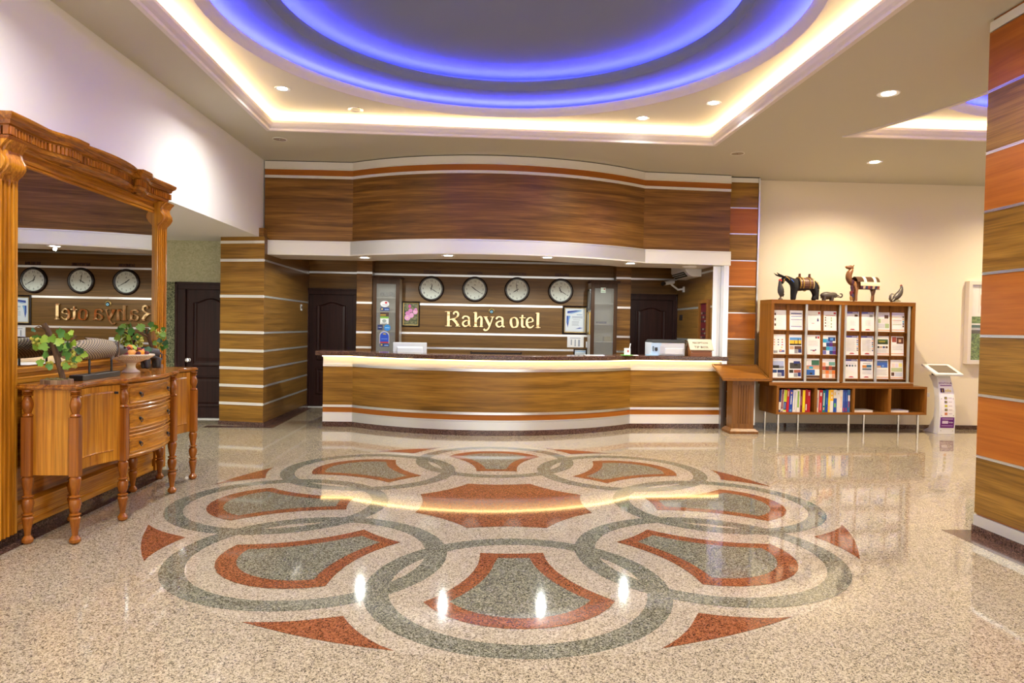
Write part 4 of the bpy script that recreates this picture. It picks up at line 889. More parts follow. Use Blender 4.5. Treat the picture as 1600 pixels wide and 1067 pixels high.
for uu, lab in ((1.16, 'white booklet lying in the third bay of the bench'), (1.70, 'white booklet lying in the last bay of the bench')):
    mb = MB().box(0, .29, 0, .2, 0, .022, M['paper']).box(-.002, .292, -.002, .202, .022, .025, W_); o = mb.build('booklet'); o.location = un(uu, .06, z0+.0305); o.rotation_euler = (0, 0, AQ); tag(o, lab, 'booklet')

# ---- carved animals on top of the cabinet
ZT = Z1
def skin(name, V, E, rad, m, parent, sub=2, root=0):
    me = bpy.data.meshes.new(name); me.from_pydata(V, E, []); o = bpy.data.objects.new(name, me); COL.objects.link(o)
    sk_ = o.modifiers.new('skin', 'SKIN'); sk_.use_smooth_shade = True
    for i, r in enumerate(rad): me.skin_vertices[0].data[i].radius = (r, r) if not isinstance(r, tuple) else r
    me.skin_vertices[0].data[root].use_root = True
    sb_ = o.modifiers.new('sub', 'SUBSURF'); sb_.levels = sb_.render_levels = sub
    bpy.context.view_layer.update()
    m2 = bpy.data.meshes.new_from_object(o.evaluated_get(bpy.context.evaluated_depsgraph_get()))
    m2.materials.clear(); m2.materials.append(m); m2.polygons.foreach_set('use_smooth', [True]*len(m2.polygons))
    o.modifiers.clear(); o.data = m2; bpy.data.meshes.remove(me); m2.name = name
    if parent: o.parent = parent
    return o
k = .00133
def figure(name, lab, zx0, zx1, cat='figurine', v=.17):
    x0 = 3.994+(zx0-105)*k; p = un((x0-UO.x)/cos(AQ)+.014, v, ZT); return thing(name, lab, cat, p, AQ)
def A(zx, zy, d=0., ox=0): return ((zx-ox)*k, d, (428-zy)*k)
fur = mat('black_felt', (.012, .011, .012), .9)
# donkey
ox = 105; P = lambda x, y, d=0.: A(x, y, d, ox)
t = figure('donkey_figure', 'black donkey figure carrying a wooden saddle, head hanging left', ox, 585)
V = [P(450, 262), P(535, 255), P(562, 262), P(345, 262), P(300, 240), P(255, 212), P(212, 192), P(192, 215), P(172, 262),
     P(315, 320, -.035), P(306, 375, -.037), P(303, 427, -.037), P(318, 320, .035), P(312, 375, .037), P(310, 427, .037),
     P(535, 320, -.035), P(548, 368, -.036), P(522, 427, -.036), P(545, 320, .035), P(558, 368, .036), P(535, 427, .036)]
E_ = [(0, 1), (1, 2), (0, 3), (3, 4), (4, 5), (5, 6), (6, 7), (7, 8), (3, 9), (9, 10), (10, 11), (3, 12), (12, 13), (13, 14), (1, 15), (15, 16), (16, 17), (1, 18), (18, 19), (19, 20)]
rr = [.075, .078, .05, .074, .058, .047, .042, .034, .024, .04, .027, .024, .04, .027, .024, .045, .026, .025, .045, .026, .025]
body = skin('body', V, E_, rr, fur, t)
for d in (-.02, .02):
    MB().tube([P(205, 190, d), P(165, 178, d*1.6), P(130, 165, d*2), P(104, 146, d*2.2)], [.014, .02, .017, .003], 8, flat=.6).build('ear', fur, t, smooth=True)
MB().tube([P(575, 235), P(588, 290), P(586, 350), P(578, 415)], [.01, .009, .009, .016], 8).build('tail', fur, t, smooth=True)
gd = C(190, 150, 60); ws = C(95, 60, 45)
def ring(path, r, m, name, par): return MB().tube(path, r, 6).build(name, m, par, smooth=True)
def hoop(cx, cz, ry, rz, tilt, r, m, name, par, a0=0, a1=2*pi):
    pts = []
    for i in range(21):
        a = a0+(a1-a0)*i/20; yy, zz = ry*cos(a), rz*sin(a); q = A(cx, cz, 0, ox); pts.append((q[0]+zz*sin(tilt), yy, q[2]+zz*cos(tilt)))
    return MB().tube(pts, r, 6).build(name, m, par, smooth=True)
# saddle: planked barrel half with bands
mb = MB(); c0_ = P(425, 260)
for i in range(13):
    a0_, a1_ = pi*(-.20+i*.108), pi*(-.20+(i+.9)*.108); r0, r1 = .082, .096
    f_ = lambda a, r: (r*cos(a), c0_[2]+r*1.02*sin(a)-.004)
    for (xa, xb) in ((P(345, 0)[0], P(505, 0)[0]),):
        q = [f_(a0_, r0), f_(a1_, r0), f_(a1_, r1), f_(a0_, r1)]
        mb = MB().hexa([(xa, q[0][0], q[0][1]), (xb, q[0][0], q[0][1]), (xb, q[1][0], q[1][1]), (xa, q[1][0], q[1][1]), (xa, q[3][0], q[3][1]), (xb, q[3][0], q[3][1]), (xb, q[2][0], q[2][1]), (xa, q[2][0], q[2][1])])
        mb.build('saddle_board', ws, t)
for zx, m_ in ((352, gd), (385, gd), (455, C(150, 115, 40)), (495, C(215, 190, 130))): hoop(zx, 262, .099, .101, 0, .006, m_, 'saddle_band', t, -.6, pi+.6)
for zx in (372, 480): MB().tube([P(zx, 195, -.02), P(zx+2, 150, -.012), P(zx+2, 150, .012), P(zx, 195, .02)], .009, 6).build('saddle_horn', ws, t)
hoop(440, 262, .086, .09, .12, .006, gd, 'girth', t); hoop(555, 262, .07, .075, -.5, .006, C(215, 190, 130), 'breech_strap', t)
hoop(285, 235, .052, .062, -.75, .005, C(40, 110, 220), 'blue_collar', t); hoop(235, 205, .046, .05, -.8, .005, gd, 'bridle_strap', t); hoop(190, 225, .036, .03, -1.4+pi/2, .005, gd, 'nose_strap', t)
# rooster left
ox = 140
t = figure('rooster_figure', 'small dark rooster figure with a red comb, in front of the donkey', ox, 180, v=.10)
dg = C(60, 55, 55); 
MB().tube([A(x, y, 0, ox) for x, y in ((142, 402), (145, 392), (147, 375), (144, 350), (140, 322), (136, 296), (133, 272), (130, 248), (128, 234), (127, 226))], [.006, .018, .032, .042, .043, .035, .025, .018, .015, .006], 14).build('body', dg, t, smooth=60)
MB().lathe([(.032, 0), (.03, .012), (.02, .022)], A(140, 428, 0, ox), 14).build('base', C(70, 60, 55), t, smooth=True)
for s in (-1, 1): MB().tube([A(143, 385, .01*s, ox), A(140, 412, .014*s, ox)], .006, 6).build('leg', C(120, 90, 50), t)
MB().tube([A(122, 242, 0, ox), A(112, 250, 0, ox)], [.007, .001], 6).build('beak', C(200, 160, 60), t)
cb = MB()
for i, (x, y) in enumerate(((122, 226), (130, 220), (138, 222), (146, 230))): cb.ball(A(x, y, 0, ox), (.010, .006, .014), n=8, k=6)
cb.ball(A(124, 262, 0, ox), (.007, .008, .016), n=8, k=6); cb.build('comb', C(215, 50, 40), t, smooth=True)
MB().tube([A(160, 350, 0, ox), A(172, 375, 0, ox), A(166, 400, 0, ox)], [.016, .02, .004], 8, flat=.5).build('tail', dg, t, smooth=True)
# elephant
ox = 595
t = figure('elephant_figure', 'small dark elephant figure with raised trunk beside the donkey', ox, 830, v=.12)
eg = C(72, 64, 58)
T3 = lambda L, d=0.: ([A(x, y, d, ox) for x, y, r in L], [r for x, y, r in L])
MB().tube(*T3([(592, 384, .008), (596, 380, .026), (606, 377, .040), (625, 374, .050), (655, 373, .054), (685, 373, .050), (708, 370, .043), (728, 366, .040), (746, 366, .036), (760, 370, .026), (766, 373, .012)]), 16).build('body', eg, t, smooth=70)
MB().tube(*T3([(752, 372, .022), (775, 374, .019), (795, 383, .014), (812, 386, .012), (826, 378, .011), (829, 362, .010), (820, 350, .009), (806, 350, .008), (800, 354, .004)]), 10).build('trunk', eg, t, smooth=70)
for lx, d in ((622, -.026), (632, .026), (706, -.026), (716, .026)):
    MB().tube(*T3([(lx, 380, .024), (lx, 405, .023), (lx-2, 421, .019), (lx-2, 427.5, .021)], d), 12).build('leg', eg, t, smooth=50)
for s in (-1, 1):
    MB().ball(A(738, 372, .034*s, ox), (.024, .006, .032), n=12, k=8).build('ear', eg, t, smooth=True)
    MB().tube([A(768, 380, .014*s, ox), A(790, 386, .018*s, ox), A(800, 378, .018*s, ox)], [.005, .004, .001], 6).build('tusk', C(200, 190, 170), t)
MB().tube([A(598, 368, 0, ox), A(590, 385, 0, ox), A(592, 405, 0, ox)], [.006, .004, .006], 6).build('tail', eg, t)
# camel
ox = 880
t = figure('camel_figure', 'wooden camel figure with a banded barrel saddle and tasselled neck', ox, 1230, v=.16); t.location.z += .022
cm = wood('camel_wood', (.13, .05, .018), (.24, .10, .035), (.33, .15, .06), 'z', .4, .3, 14.)
skin('body', [A(1090, 265, 0, ox), A(1180, 262, 0, ox), A(1000, 265, 0, ox), A(960, 255, 0, ox), A(925, 235, 0, ox), A(908, 190, 0, ox), A(918, 145, 0, ox), A(938, 112, 0, ox), A(930, 102, 0, ox), A(922, 98, 0, ox),
              A(988, 330, -.04, ox), A(984, 385, -.04, ox), A(986, 440, -.04, ox), A(1000, 330, .04, ox), A(996, 385, .04, ox), A(996, 440, .04, ox), A(1180, 330, -.04, ox), A(1166, 385, -.04, ox), A(1160, 442, -.04, ox), A(1205, 330, .04, ox), A(1212, 385, .04, ox), A(1212, 442, .04, ox)],
     [(0, 1), (0, 2), (2, 3), (3, 4), (4, 5), (5, 6), (6, 7), (7, 8), (8, 9), (2, 10), (10, 11), (11, 12), (2, 13), (13, 14), (14, 15), (1, 16), (16, 17), (17, 18), (1, 19), (19, 20), (20, 21)],
     [.072, .062, .05, .04, .042, .046, .046, .040, .030, .024, .018, .017, .017, .022, .017, .017, .026, .02, .019, .026, .02, .019], cm, t)
MB().tube([A(x, y, 0, ox) for x, y in ((962, 100), (956, 96), (942, 90), (926, 86), (910, 86), (896, 86), (886, 84), (880, 86), (878, 90))], [.004, .020, .031, .033, .027, .021, .021, .018, .008], 14).build('head', cm, t, smooth=70)
for s in (-1, 1): MB().tube([A(940, 82, .024*s, ox), A(950, 68, .032*s, ox), A(954, 58, .036*s, ox)], [.008, .009, .002], 6).build('ear', cm, t, smooth=True)
q0, q1 = A(975, 0, 0, ox)[0], A(1222, 0, 0, ox)[0]; cz_ = A(0, 270, 0, ox)[2]
def barrel(x0, x1, r0, a0_, a1_, m_, name, n=14, th=.008):
    mb = MB(); prof = []
    for i in range(n+1):
        a = a0_+(a1_-a0_)*i/n; prof.append((r0*.9*cos(a), cz_+r0*1.12*sin(a)))
    vs = [(x, y, z) for x in (x0, x1) for y, z in prof]+[(x, y*(1-th/r0), cz_+(z-cz_)*(1-th/r0)) for x in (x0, x1) for y, z in prof]; N = n+1; fs = []
    for i in range(n): fs += [(i, i+1, N+i+1, N+i), (2*N+i, 3*N+i, 3*N+i+1, 2*N+i+1), (i, 2*N+i, 2*N+i+1, i+1), (N+i, N+i+1, 3*N+i+1, 3*N+i)]
    fs += [(0, N, 3*N, 2*N), (n, 2*N+n, 3*N+n, N+n)]
    return mb.add(vs, fs).build(name, m_, t, smooth=35)
barrel(q0, q1, .108, .35, pi-.35, C(80, 55, 38, .35), 'saddle_barrel')
barrel(q0+.04, q1, .1085, pi-.35, pi+.10, C(232, 215, 180), 'cream_blanket', 6); barrel(q0+.04, q1, .1085, -.10, .35, C(232, 215, 180), 'cream_blanket', 6)
for a in (1045, 1155): barrel(A(a, 0, 0, ox)[0], A(a+30, 0, 0, ox)[0], .111, .2, pi-.2, C(240, 228, 195), 'saddle_band')
for i in range(8):
    x0_ = q0+.045+i*(q1-q0-.05)/8; barrel(x0_, x0_+(q1-q0-.05)/8*.92, .109, pi+.12, pi+.46, [C(90, 50, 80), C(215, 195, 160), C(60, 55, 90), C(150, 80, 60)][i % 4], 'blanket_patch', 3)
MB().box(q0+.02, q1, -.09, -.082, cz_-.065, cz_-.058).build('blanket_hem', M['black'], t)
for i, (x, y, d, c_) in enumerate(((945, 240, -.03, C(75, 40, 60)), (938, 300, -.035, C(70, 35, 55)), (945, 330, -.03, C(85, 45, 60)), (930, 360, -.035, C(110, 30, 40)), (940, 385, -.04, C(60, 50, 90)), (932, 410, -.035, C(160, 120, 60)))):
    MB().tube([A(x-4, y-24, d, ox), A(x, y, d, ox), A(x-3, y+26, d, ox)], [.018, .024, .012], 7).build('tassel', c_, t, smooth=True)
# rooster right
ox = 1440
t = figure('rooster_figure', 'bronze rooster figure with a curled tail at the right end of the cabinet top', ox, 1525, v=.14); t.location.z += .012
bz = mat('bronze_paint', (.10, .085, .075), .4, .3)
MB().tube([A(x, y, 0, ox) for x, y in ((1408, 402), (1418, 396), (1434, 386), (1456, 368), (1477, 346), (1493, 320), (1502, 294), (1504, 274), (1501, 262), (1499, 256))], [.008, .024, .036, .044, .043, .034, .024, .018, .015, .006], 14).build('body', bz, t, smooth=60)
MB().tube([A(1420, 398, 0, ox), A(1392, 425, 0, ox), A(1376, 400, 0, ox), A(1378, 365, 0, ox), A(1398, 344, 0, ox), A(1420, 350, 0, ox)], [.028, .03, .024, .02, .016, .006], 10, flat=.6).build('tail', bz, t, smooth=True)
MB().lathe([(.05, 0), (.048, .01), (.03, .026), (.022, .034)], A(1455, 428, 0, ox), 16).build('base', C(120, 110, 85), t, smooth=True)
for s in (-1, 1): MB().tube([A(1455, 395, .012*s, ox), A(1462, 418, .016*s, ox)], .007, 6).build('leg', C(150, 130, 80), t)
cb = MB()
for x, y in ((1492, 258), (1498, 252), (1505, 256)): cb.ball(A(x, y, 0, ox), (.009, .006, .013), n=8, k=6)
cb.ball(A(1512, 300, 0, ox), (.006, .008, .016), n=8, k=6); cb.build('comb', C(140, 50, 45), t, smooth=True)
MB().tube([A(1508, 272, 0, ox), A(1522, 276, 0, ox)], [.006, .001], 6).build('beak', C(160, 140, 90), t)

# ---- lectern
t = thing('lectern', 'brown wooden lectern with a slanted top and fluted post', 'lectern', (3.53, 9.285, 0))
LM = M['lectern']
MB().prism(rect(-.2, .2, -.16, .16), 0, .035).add([(-.2, -.16, .035), (.2, -.16, .035), (.2, .16, .035), (-.2, .16, .035), (-.165, -.125, .07), (.165, -.125, .07), (.165, .125, .07), (-.165, .125, .07)], [(0, 1, 5, 4), (1, 2, 6, 5), (2, 3, 7, 6), (3, 0, 4, 7), (4, 5, 6, 7)]).build('base', LM, t, bevel=.004)
g = [(-.15, -.10)]
for c in (-.07, -.035, 0, .035, .07): g += [(c-.008, -.10), (c-.005, -.092), (c+.005, -.092), (c+.008, -.10)]
g += [(.15, -.10), (.15, .11), (-.15, .11)]
MB().prism(g, .13, .66).build('post', LM, t)
MB().box(-.15, .15, -.10, .11, .07, .13).box(-.15, .15, -.10, .11, .66, .745).build('post_block', LM, t)
sl = lambda x, y, o: (x, y, .745+.17*(y+.2)/.47+o)
def slab(x0, x1, y0, y1, o0, o1): return [sl(x0, y0, o0), sl(x1, y0, o0), sl(x1, y1, o0), sl(x0, y1, o0), sl(x0, y0, o1), sl(x1, y0, o1), sl(x1, y1, o1), sl(x0, y1, o1)]
MB().hexa(slab(-.315, .315, -.2, .27, -.02, 0)).build('slanted_top', M['oakveneer'], t)
for a in ((-.32, .32, -.2, -.185), (-.32, .32, .255, .27), (-.32, -.305, -.185, .255), (.305, .32, -.185, .255)): MB().hexa(slab(*a, 0, .012)).build('rim', LM, t)
MB().hexa([(-.13, -.09, .74), (.13, -.09, .74), (.13, .1, .74), (-.13, .1, .74), sl(-.2, -.12, -.02), sl(.2, -.12, -.02), sl(.2, .2, -.02), sl(-.2, .2, -.02)]).build('neck', LM, t)

# ---- information kiosk
t = thing('information_kiosk', 'white curved information kiosk with a tilted touch screen and purple sign', 'kiosk', (6.50, 9.34, 0))
zz = [0, .06, .2, .35, .5, .62, .73, .82]; yf = [0, -.004, -.012, -.012, .004, .03, .065, .105]; yb = [.34, .22, .13, .10, .11, .14, .19, .27]; hw = [.122, .12, .117, .114, .111, .107, .103, .10]
vs, fs = [], []
for z, a, b, w in zip(zz, yf, yb, hw): vs += [(-w, a, z), (w, a, z), (w, b, z), (-w, b, z)]
for j in range(7):
    for i in range(4): fs.append((j*4+i, j*4+(i+1) % 4, j*4+4+(i+1) % 4, j*4+4+i))
fs += [(3, 2, 1, 0), (28, 29, 30, 31)]
MB().add(vs, fs).build('body', M['white'], t, smooth=30, bevel=.003)
def fy(z):
    for j in range(7):
        if zz[j] <= z <= zz[j+1]: q = (z-zz[j])/(zz[j+1]-zz[j]); return yf[j]+(yf[j+1]-yf[j])*q
    return yf[-1]
def decal(name, x0, x1, z0_, z1_, m_, o=.003, par=None):
    n = max(2, int((z1_-z0_)/.05)+1); v = []
    for i in range(n+1): z = z0_+(z1_-z0_)*i/n; v += [(x0, fy(z)-o, z), (x1, fy(z)-o, z)]
    return MB().add(v, [(2*i, 2*i+1, 2*i+3, 2*i+2) for i in range(n)]).build(name, m_, par or t, fix=False)
sgn = decal('sign_panel', -.092, .092, .245, .785, C(244, 240, 246), .004)
decal('purple_panel', -.10, .10, .09, .238, C(105, 20, 120), .004)
PUR = C(120, 25, 130); up = Vector((0, .06, 1)).normalized()
tw = lambda s, x, z, size, m_, o, uz=None: tag(MB().text(s, size, (x, fy(z)-o, z), (1, 0, 0), uz or Vector((0, fy(z+.03)-fy(z), .03)).normalized(), .001).build('lettering', m_, t), kind='stuff')
tw('BENTOUR', 0, .70, .042, PUR, .007); decal('sign_bar', -.082, .085, .675, .687, PUR, .006)
decal('icon', -.088, -.032, .585, .645, C(75, 20, 85), .006); tw('i', -.06, .592, .07, C(240, 215, 40), .008); tw('nfo', .022, .592, .068, C(240, 215, 60), .007)
for i, c_ in enumerate((C(70, 50, 60), C(60, 40, 70), C(190, 180, 50), C(70, 45, 75), C(200, 60, 60))):
    z = .51-.055*i; decal('icon', -.042, -.005, z-.018, z+.016, c_, .006); decal('caption', .012, .065, z-.004, z+.004, C(190, 175, 195), .006); decal('icon', -.03, -.016, z-.008, z+.006, C(225, 215, 90), .0075)
decal('caption', -.078, .078, .212, .219, C(225, 205, 230), .006); decal('logo_block', -.075, .01, .15, .19, C(220, 205, 225), .006); tw('b-fun', .052, .16, .03, C(240, 235, 245), .007); decal('caption', -.082, .082, .118, .125, C(205, 175, 215), .006)
for x in (-.085, .085):
    for z in (.805, .50, .265, .05): MB().lathe([(.006, 0), (.006, .004), (0, .005)], (x, fy(z)-.001, z), 8, axis='y').build('screw', M['steel'], t)
MB().box(-.085, .085, .10, .23, .815, .86).build('neck', C(90, 90, 95), t)
a_ = Vector((0, .32, .126)).normalized(); b_ = Vector((0, -.366, .93)).normalized()
hd = lambda x0, x1, s0, s1, o0, o1: [tuple(Vector((0, -.055, .848))+Vector((x, 0, 0))+a_*s+b_*o) for o in (o0, o1) for x, s in ((x0, s0), (x1, s0), (x1, s1), (x0, s1))]
MB().hexa(hd(-.21, .19, 0, .35, -.03, 0)).build('head', M['white'], t, bevel=.008)
MB().hexa(hd(-.15, .13, .045, .30, .0, .0025)).build('screen', C(110, 100, 88, .15), t)
MB().box(-.13, -.122, .2, .26, .5, .56).build('cable_box', M['white'], t)

# ---- framed light-coloured poster at the right
t = thing('framed_poster', 'deep white frame with a green garden picture on the cream wall', 'picture', (7.07, 9.847, .976))
Wp, Hp, Dp = 1.0, 1.215, .09
for a in ((0, .05, 0, Hp), (Wp-.05, Wp, 0, Hp), (.05, Wp-.05, Hp-.05, Hp), (.05, Wp-.05, 0, .05)): box(a[0], a[1], -Dp, 0, a[2], a[3]).build('frame', C(226, 216, 208), t)
mb = MB().box(.05, Wp-.05, -.05, -.04, .05, Hp-.05, C(238, 235, 232))
yy = -.0505
def pq(x0, x1, z0_, z1_, m_):
    global yy; yy -= .0003; mb.add([(x0, yy, z0_), (x1, yy, z0_), (x1, yy, z1_), (x0, yy, z1_)], [(0, 1, 2, 3)], m_)
gl_ = M['garden']
leafy = mat('leafy_print', (.1, .2, .05), .4); v_ = position(leafy, (1, 1, 1), False); base(leafy, ramp(leafy, noise(leafy, v_, 30., 4., .7), [(.35, (.015, .03, .01)), (.5, (.09, .2, .03)), (.62, (.22, .32, .08)), (.72, (.6, .55, .4))]))
for i in range(8): pq(.07+.11*i, .075+.11*i, .75, Hp-.05, C(190, 185, 180))
pq(.05, .95, .60, .70, leafy); pq(.05, .95, .535, .575, C(40, 90, 85)); pq(.05, .95, .50, .535, C(180, 180, 185)); pq(.05, .95, .42, .50, C(60, 55, 50)); pq(.05, .95, .06, .45, leafy); pq(.25, .6, .70, .95, leafy)
pq(.2, .7, .86, 1.02, C(225, 190, 150)); pq(.22, .7, .58, .74, C(240, 240, 235))
mb.build('print', None, t, fix=False)
box(.05, Wp-.05, -.075, -.072, .05, Hp-.05).build('pane', M['clear'], t)
# ================================================================== PINE MIRROR ON THE LEFT WALL
LA = radians(.9)
t = thing('console_mirror', 'tall pine framed mirror with a carved serpentine cornice on the left wall', 'mirror', (-2.96, 5.27, 0), LA)
PZ_, PY_, PD, PT = M['pine'], M['pine_y'], M['pine_dark'], M['pine_top']
box(-.033, -.008, -1.08, 1.08, .09, 2.46).build('backing', PY_, t)
box(-.008, .022, -.93, .93, 1.10, 2.36).build('mirror_glass', M['mirror'], t)
for s in (-1, 1):
    c = s*1.02; mb = MB()
    sec = [(-.033, -.115), (.045, -.115), (.045, -.095), (.035, -.09)]
    for j in range(4): q = -.07+.045*j; sec += [(.035, q-.014), (.048, q-.012), (.052, q), (.048, q+.012), (.035, q+.014)]
    sec += [(.035, .09), (.045, .095), (.045, .115), (-.033, .115)]
    mb.prism([(x, c+y*.83) for x, y in sec], .06, 2.24); mb.build('column', PZ_, t)
    prof = [(2.22, .036), (2.25, .046), (2.28, .075), (2.31, .092), (2.34, .09), (2.37, .072), (2.40, .066), (2.43, .085), (2.455, .11)]
    mb = MB(); ys = [-.118, -.09, -.085, -.06, -.052, -.028, -.02, .004, .012, .036, .044, .068, .076, .09, .118]; dd = [0, 0, .012, .016, 0, .016, 0, .016, 0, .016, 0, .016, .012, 0, 0]
    vs = [(-.033 if e else x+k2*(.9), c+y*.86, z) for e in (0, 1) for z, x in prof for y, k2 in zip(ys, dd)]; n, h_ = len(ys), len(prof); fs = []
    for e in (0, 1):
        for j in range(h_-1):
            for i in range(n-1): a = e*n*h_+j*n+i; fs.append((a, a+1, a+n+1, a+n))
    N = n*h_
    for j in range(h_-1): fs += [(j*n, (j+1)*n, N+(j+1)*n, N+j*n), (j*n+n-1, N+j*n+n-1, N+(j+1)*n+n-1, (j+1)*n+n-1)]
    for i in range(n-1): fs += [(i, N+i, N+i+1, i+1), (N-n+i, N-n+i+1, 2*N-n+i+1, 2*N-n+i)]
    mb.add(vs, fs).build('corbel', PZ_, t, smooth=35)
sec = [(-.008, 2.345), (.02, 2.345), (.028, 2.352), (.028, 2.366), (.02, 2.37), (.03, 2.376), (.034, 2.392), (.022, 2.398), (.022, 2.43), (.04, 2.436), (.04, 2.46), (-.008, 2.46)]
MB().sweep([(0, -.90), (0, .90)], [(1, 0)]*2, sec).build('top_beam', PY_, t)
MB().sweep([(0, -.90), (0, .90)], [(1, 0)]*2, [(-.008, .99), (.03, .99), (.03, 1.02), (.022, 1.026), (.022, 1.05), (.03, 1.055), (.03, 1.08), (.016, 1.09), (.016, 1.118), (-.008, 1.118)]).build('bottom_rail', PY_, t)
MB().sweep([(0, -.90), (0, .90)], [(1, 0)]*2, [(-.008, .065), (.034, .065), (.034, .10), (.024, .105), (.024, .165), (.034, .17), (.034, .225), (.0, .245), (-.008, .245)]).build('low_board', PY_, t)
box(-.008, .004, -.90, .90, .245, .99).build('low_panel', M['pine_top'], t)
def offc(y):
    y = abs(y)
    if y <= .41: return .155-.055*(y/.41)**2
    if y <= .50: return .150
    if y <= .74: u = (y-.50)/.24; return .150-.062*(3*u*u-2*u**3)
    return .088+.014*min(1, (y-.74)/.2)
ys = [-1.12+.03*i for i in range(24)]
ys = sorted(set([round(v, 3) for v in [-1.12, -1.0, -.9, -.8, -.74, -.70, -.66, -.62, -.58, -.54, -.50, -.455, -.412, -.408, -.35, -.28, -.2, -.1, 0]]))
ys = ys+[-v for v in ys[::-1] if v != 0]
ys = [y*1.085/1.12 if abs(y) > .8 else y for y in ys]
cp = [(-.03, -1.085)]+[(offc(y), y) for y in ys]+[(-.03, 1.085)]
cn = normals(cp)
cn = [(max(-1.1, min(1.1, a)), max(-1.1, min(1.1, b))) for a, b in cn]
MB().sweep(cp, cn, [(-.075, 2.44), (-.055, 2.445), (-.045, 2.462), (-.028, 2.468), (-.022, 2.485), (-.02, 2.492), (-.045, 2.494), (-.045, 2.542), (-.02, 2.545), (-.018, 2.55), (-.004, 2.556), (.004, 2.578), (.02, 2.59), (.028, 2.604), (.028, 2.62), (-.09, 2.62), (-.09, 2.44)]).build('cornice', PT, t, smooth=30)
L = [Vector(p) for p in cp]; acc = 0; mb = MB(); step = .03
for i in range(len(L)-1):
    d = L[i+1]-L[i]; l = d.length
    if l < 1e-4: continue
    d /= l; nn = Vector((d.y, -d.x)); s0 = acc
    while s0 < l:
        p = L[i]+d*s0
        if abs(d.y) > .3 or abs(p.y) > 1.075:
            f_ = lambda o, w_: (p.x+nn.x*o+d.x*w_, p.y+nn.y*o+d.y*w_)
            a, b, c, e = f_(-.047, -.009), f_(-.014, -.009), f_(-.014, .009), f_(-.047, .009)
            mb.hexa([(*a, 2.494), (*b, 2.494), (*c, 2.494), (*e, 2.494), (*a, 2.542), (*b, 2.542), (*c, 2.542), (*e, 2.542)])
        s0 += step
    acc = s0-l
tag(mb.build('dentils', M['pine_dark'], t), 'row of small carved dentils', kind='stuff')

# ================================================================== SIDEBOARD
SO = Vector((-2.893, 5.225, 0))
t = thing('sideboard', 'serpentine pine sideboard on eight turned legs in front of the mirror', 'sideboard', SO, radians(1.2))
def F(y):
    a = abs(y)
    if a <= .36: return .367+.055*(1-(a/.36)**2)
    if a <= .42: return .367
    u = (a-.42)/.46; return .367-.04*u-.055*sin(pi*min(u, 1))
def lin(a, b, n): return [a+(b-a)*i/n for i in range(n+1)]
def front(y0, y1, n): p = [(F(y), y) for y in lin(y0, y1, n)]; return p, normals(p)
# carcass
out = [(.01, -.885)]+[(F(y)-.02, y) for y in lin(-.885, .885, 60)]+[(.01, .885)]
MB().prism(out, .425, .44).build('bottom_board', PY_, t)
box(.005, .02, -.885, .885, .43, .955).build('back_board', PY_, t)
for s in (-1, 1): box(.02, .33, s*.885-.01, s*.885+.01, .425, .957).build('side_panel', PZ_, t)
for s in (-1, 1): box(.02, F(.40)-.02, s*.40-.01, s*.40+.01, .44, .955).build('partition', PZ_, t)
# doors
for s in (-1, 1):
    a, b = sorted((s*.862, s*.422)); p, n = front(a, b, 14)
    dr = MB().sweep(p, n, [(-.022, .432), (-.002, .432), (-.002, .952), (-.022, .952)]).build('door', PZ_, t)
    p, n = front(a+.05, b-.05, 12)
    MB().sweep(p, n, [(-.004, .50), (.004, .502), (.008, .508), (.004, .516), (.004, .895), (.008, .902), (.004, .91), (-.004, .912)]).build('door_panel', PZ_, dr, smooth=30)
    ky = b-.035 if s < 0 else a+.035
    MB().lathe([(.009, 0), (.009, .006), (.005, .01), (.011, .018), (.0, .024)], (F(ky)-.002, ky, .90), 10, axis='x').build('knob', M['black'], dr, smooth=True)
# drawers
for z0_, z1_ in ((.43, .588), (.600, .768), (.780, .950)):
    p, n = front(-.355, .355, 18)
    dw = MB().sweep(p, n, [(-.022, z0_), (.0, z0_), (.004, z0_+.008), (.0, z0_+.016), (.0, z1_-.016), (.004, z1_-.008), (.0, z1_), (-.022, z1_)]).build('drawer', PY_, t, smooth=25)
    p, n = front(-.32, .32, 16)
    MB().sweep(p, n, [(-.004, z0_+.028), (.006, z0_+.032), (.003, z0_+.04), (.003, z1_-.04), (.006, z1_-.032), (-.004, z1_-.028)]).build('drawer_panel', PY_, dw, smooth=25)
    for y in (-.22, .22):
        x = F(y)+.003; z = (z0_+z1_)/2+.01
        MB().lathe([(.012, 0), (.012, .004), (.006, .006), (.006, .014)], (x, y, z), 12, axis='x').build('pull', M['black'], dw)
        MB().tube([(x+.014, y+.014*sin(a_), z-.012+.014*cos(a_)) for a_ in lin(0, 2*pi, 14)], .003, 6).build('ring', M['black'], dw)
    MB().sweep(*front(-.36, .36, 18), [(-.02, z0_-.011), (-.006, z0_-.011), (-.006, z0_-.001), (-.02, z0_-.001)]).build('rail', PT, t)
# top
def topo(o, oy):
    p = []
    for y in lin(-.90-oy, .90+oy, 72):
        a = abs(y); f_ = F(min(a, .88)); bump_ = .022*math.exp(-((a-.40)/.035)**2)+.012*math.exp(-((a-.90)/.03)**2)
        p.append((f_+o+bump_, y))
    return [(-.0, -.90-oy)]+p+[(0, .90+oy)]
tp = topo(.028, .035); tn = normals(tp)
MB().prism(topo(.012, .018), .958, .968).prism(topo(.030, .036), .968, .984).prism(topo(.022, .028), .984, .992).build('top', PT, t, bevel=.003)
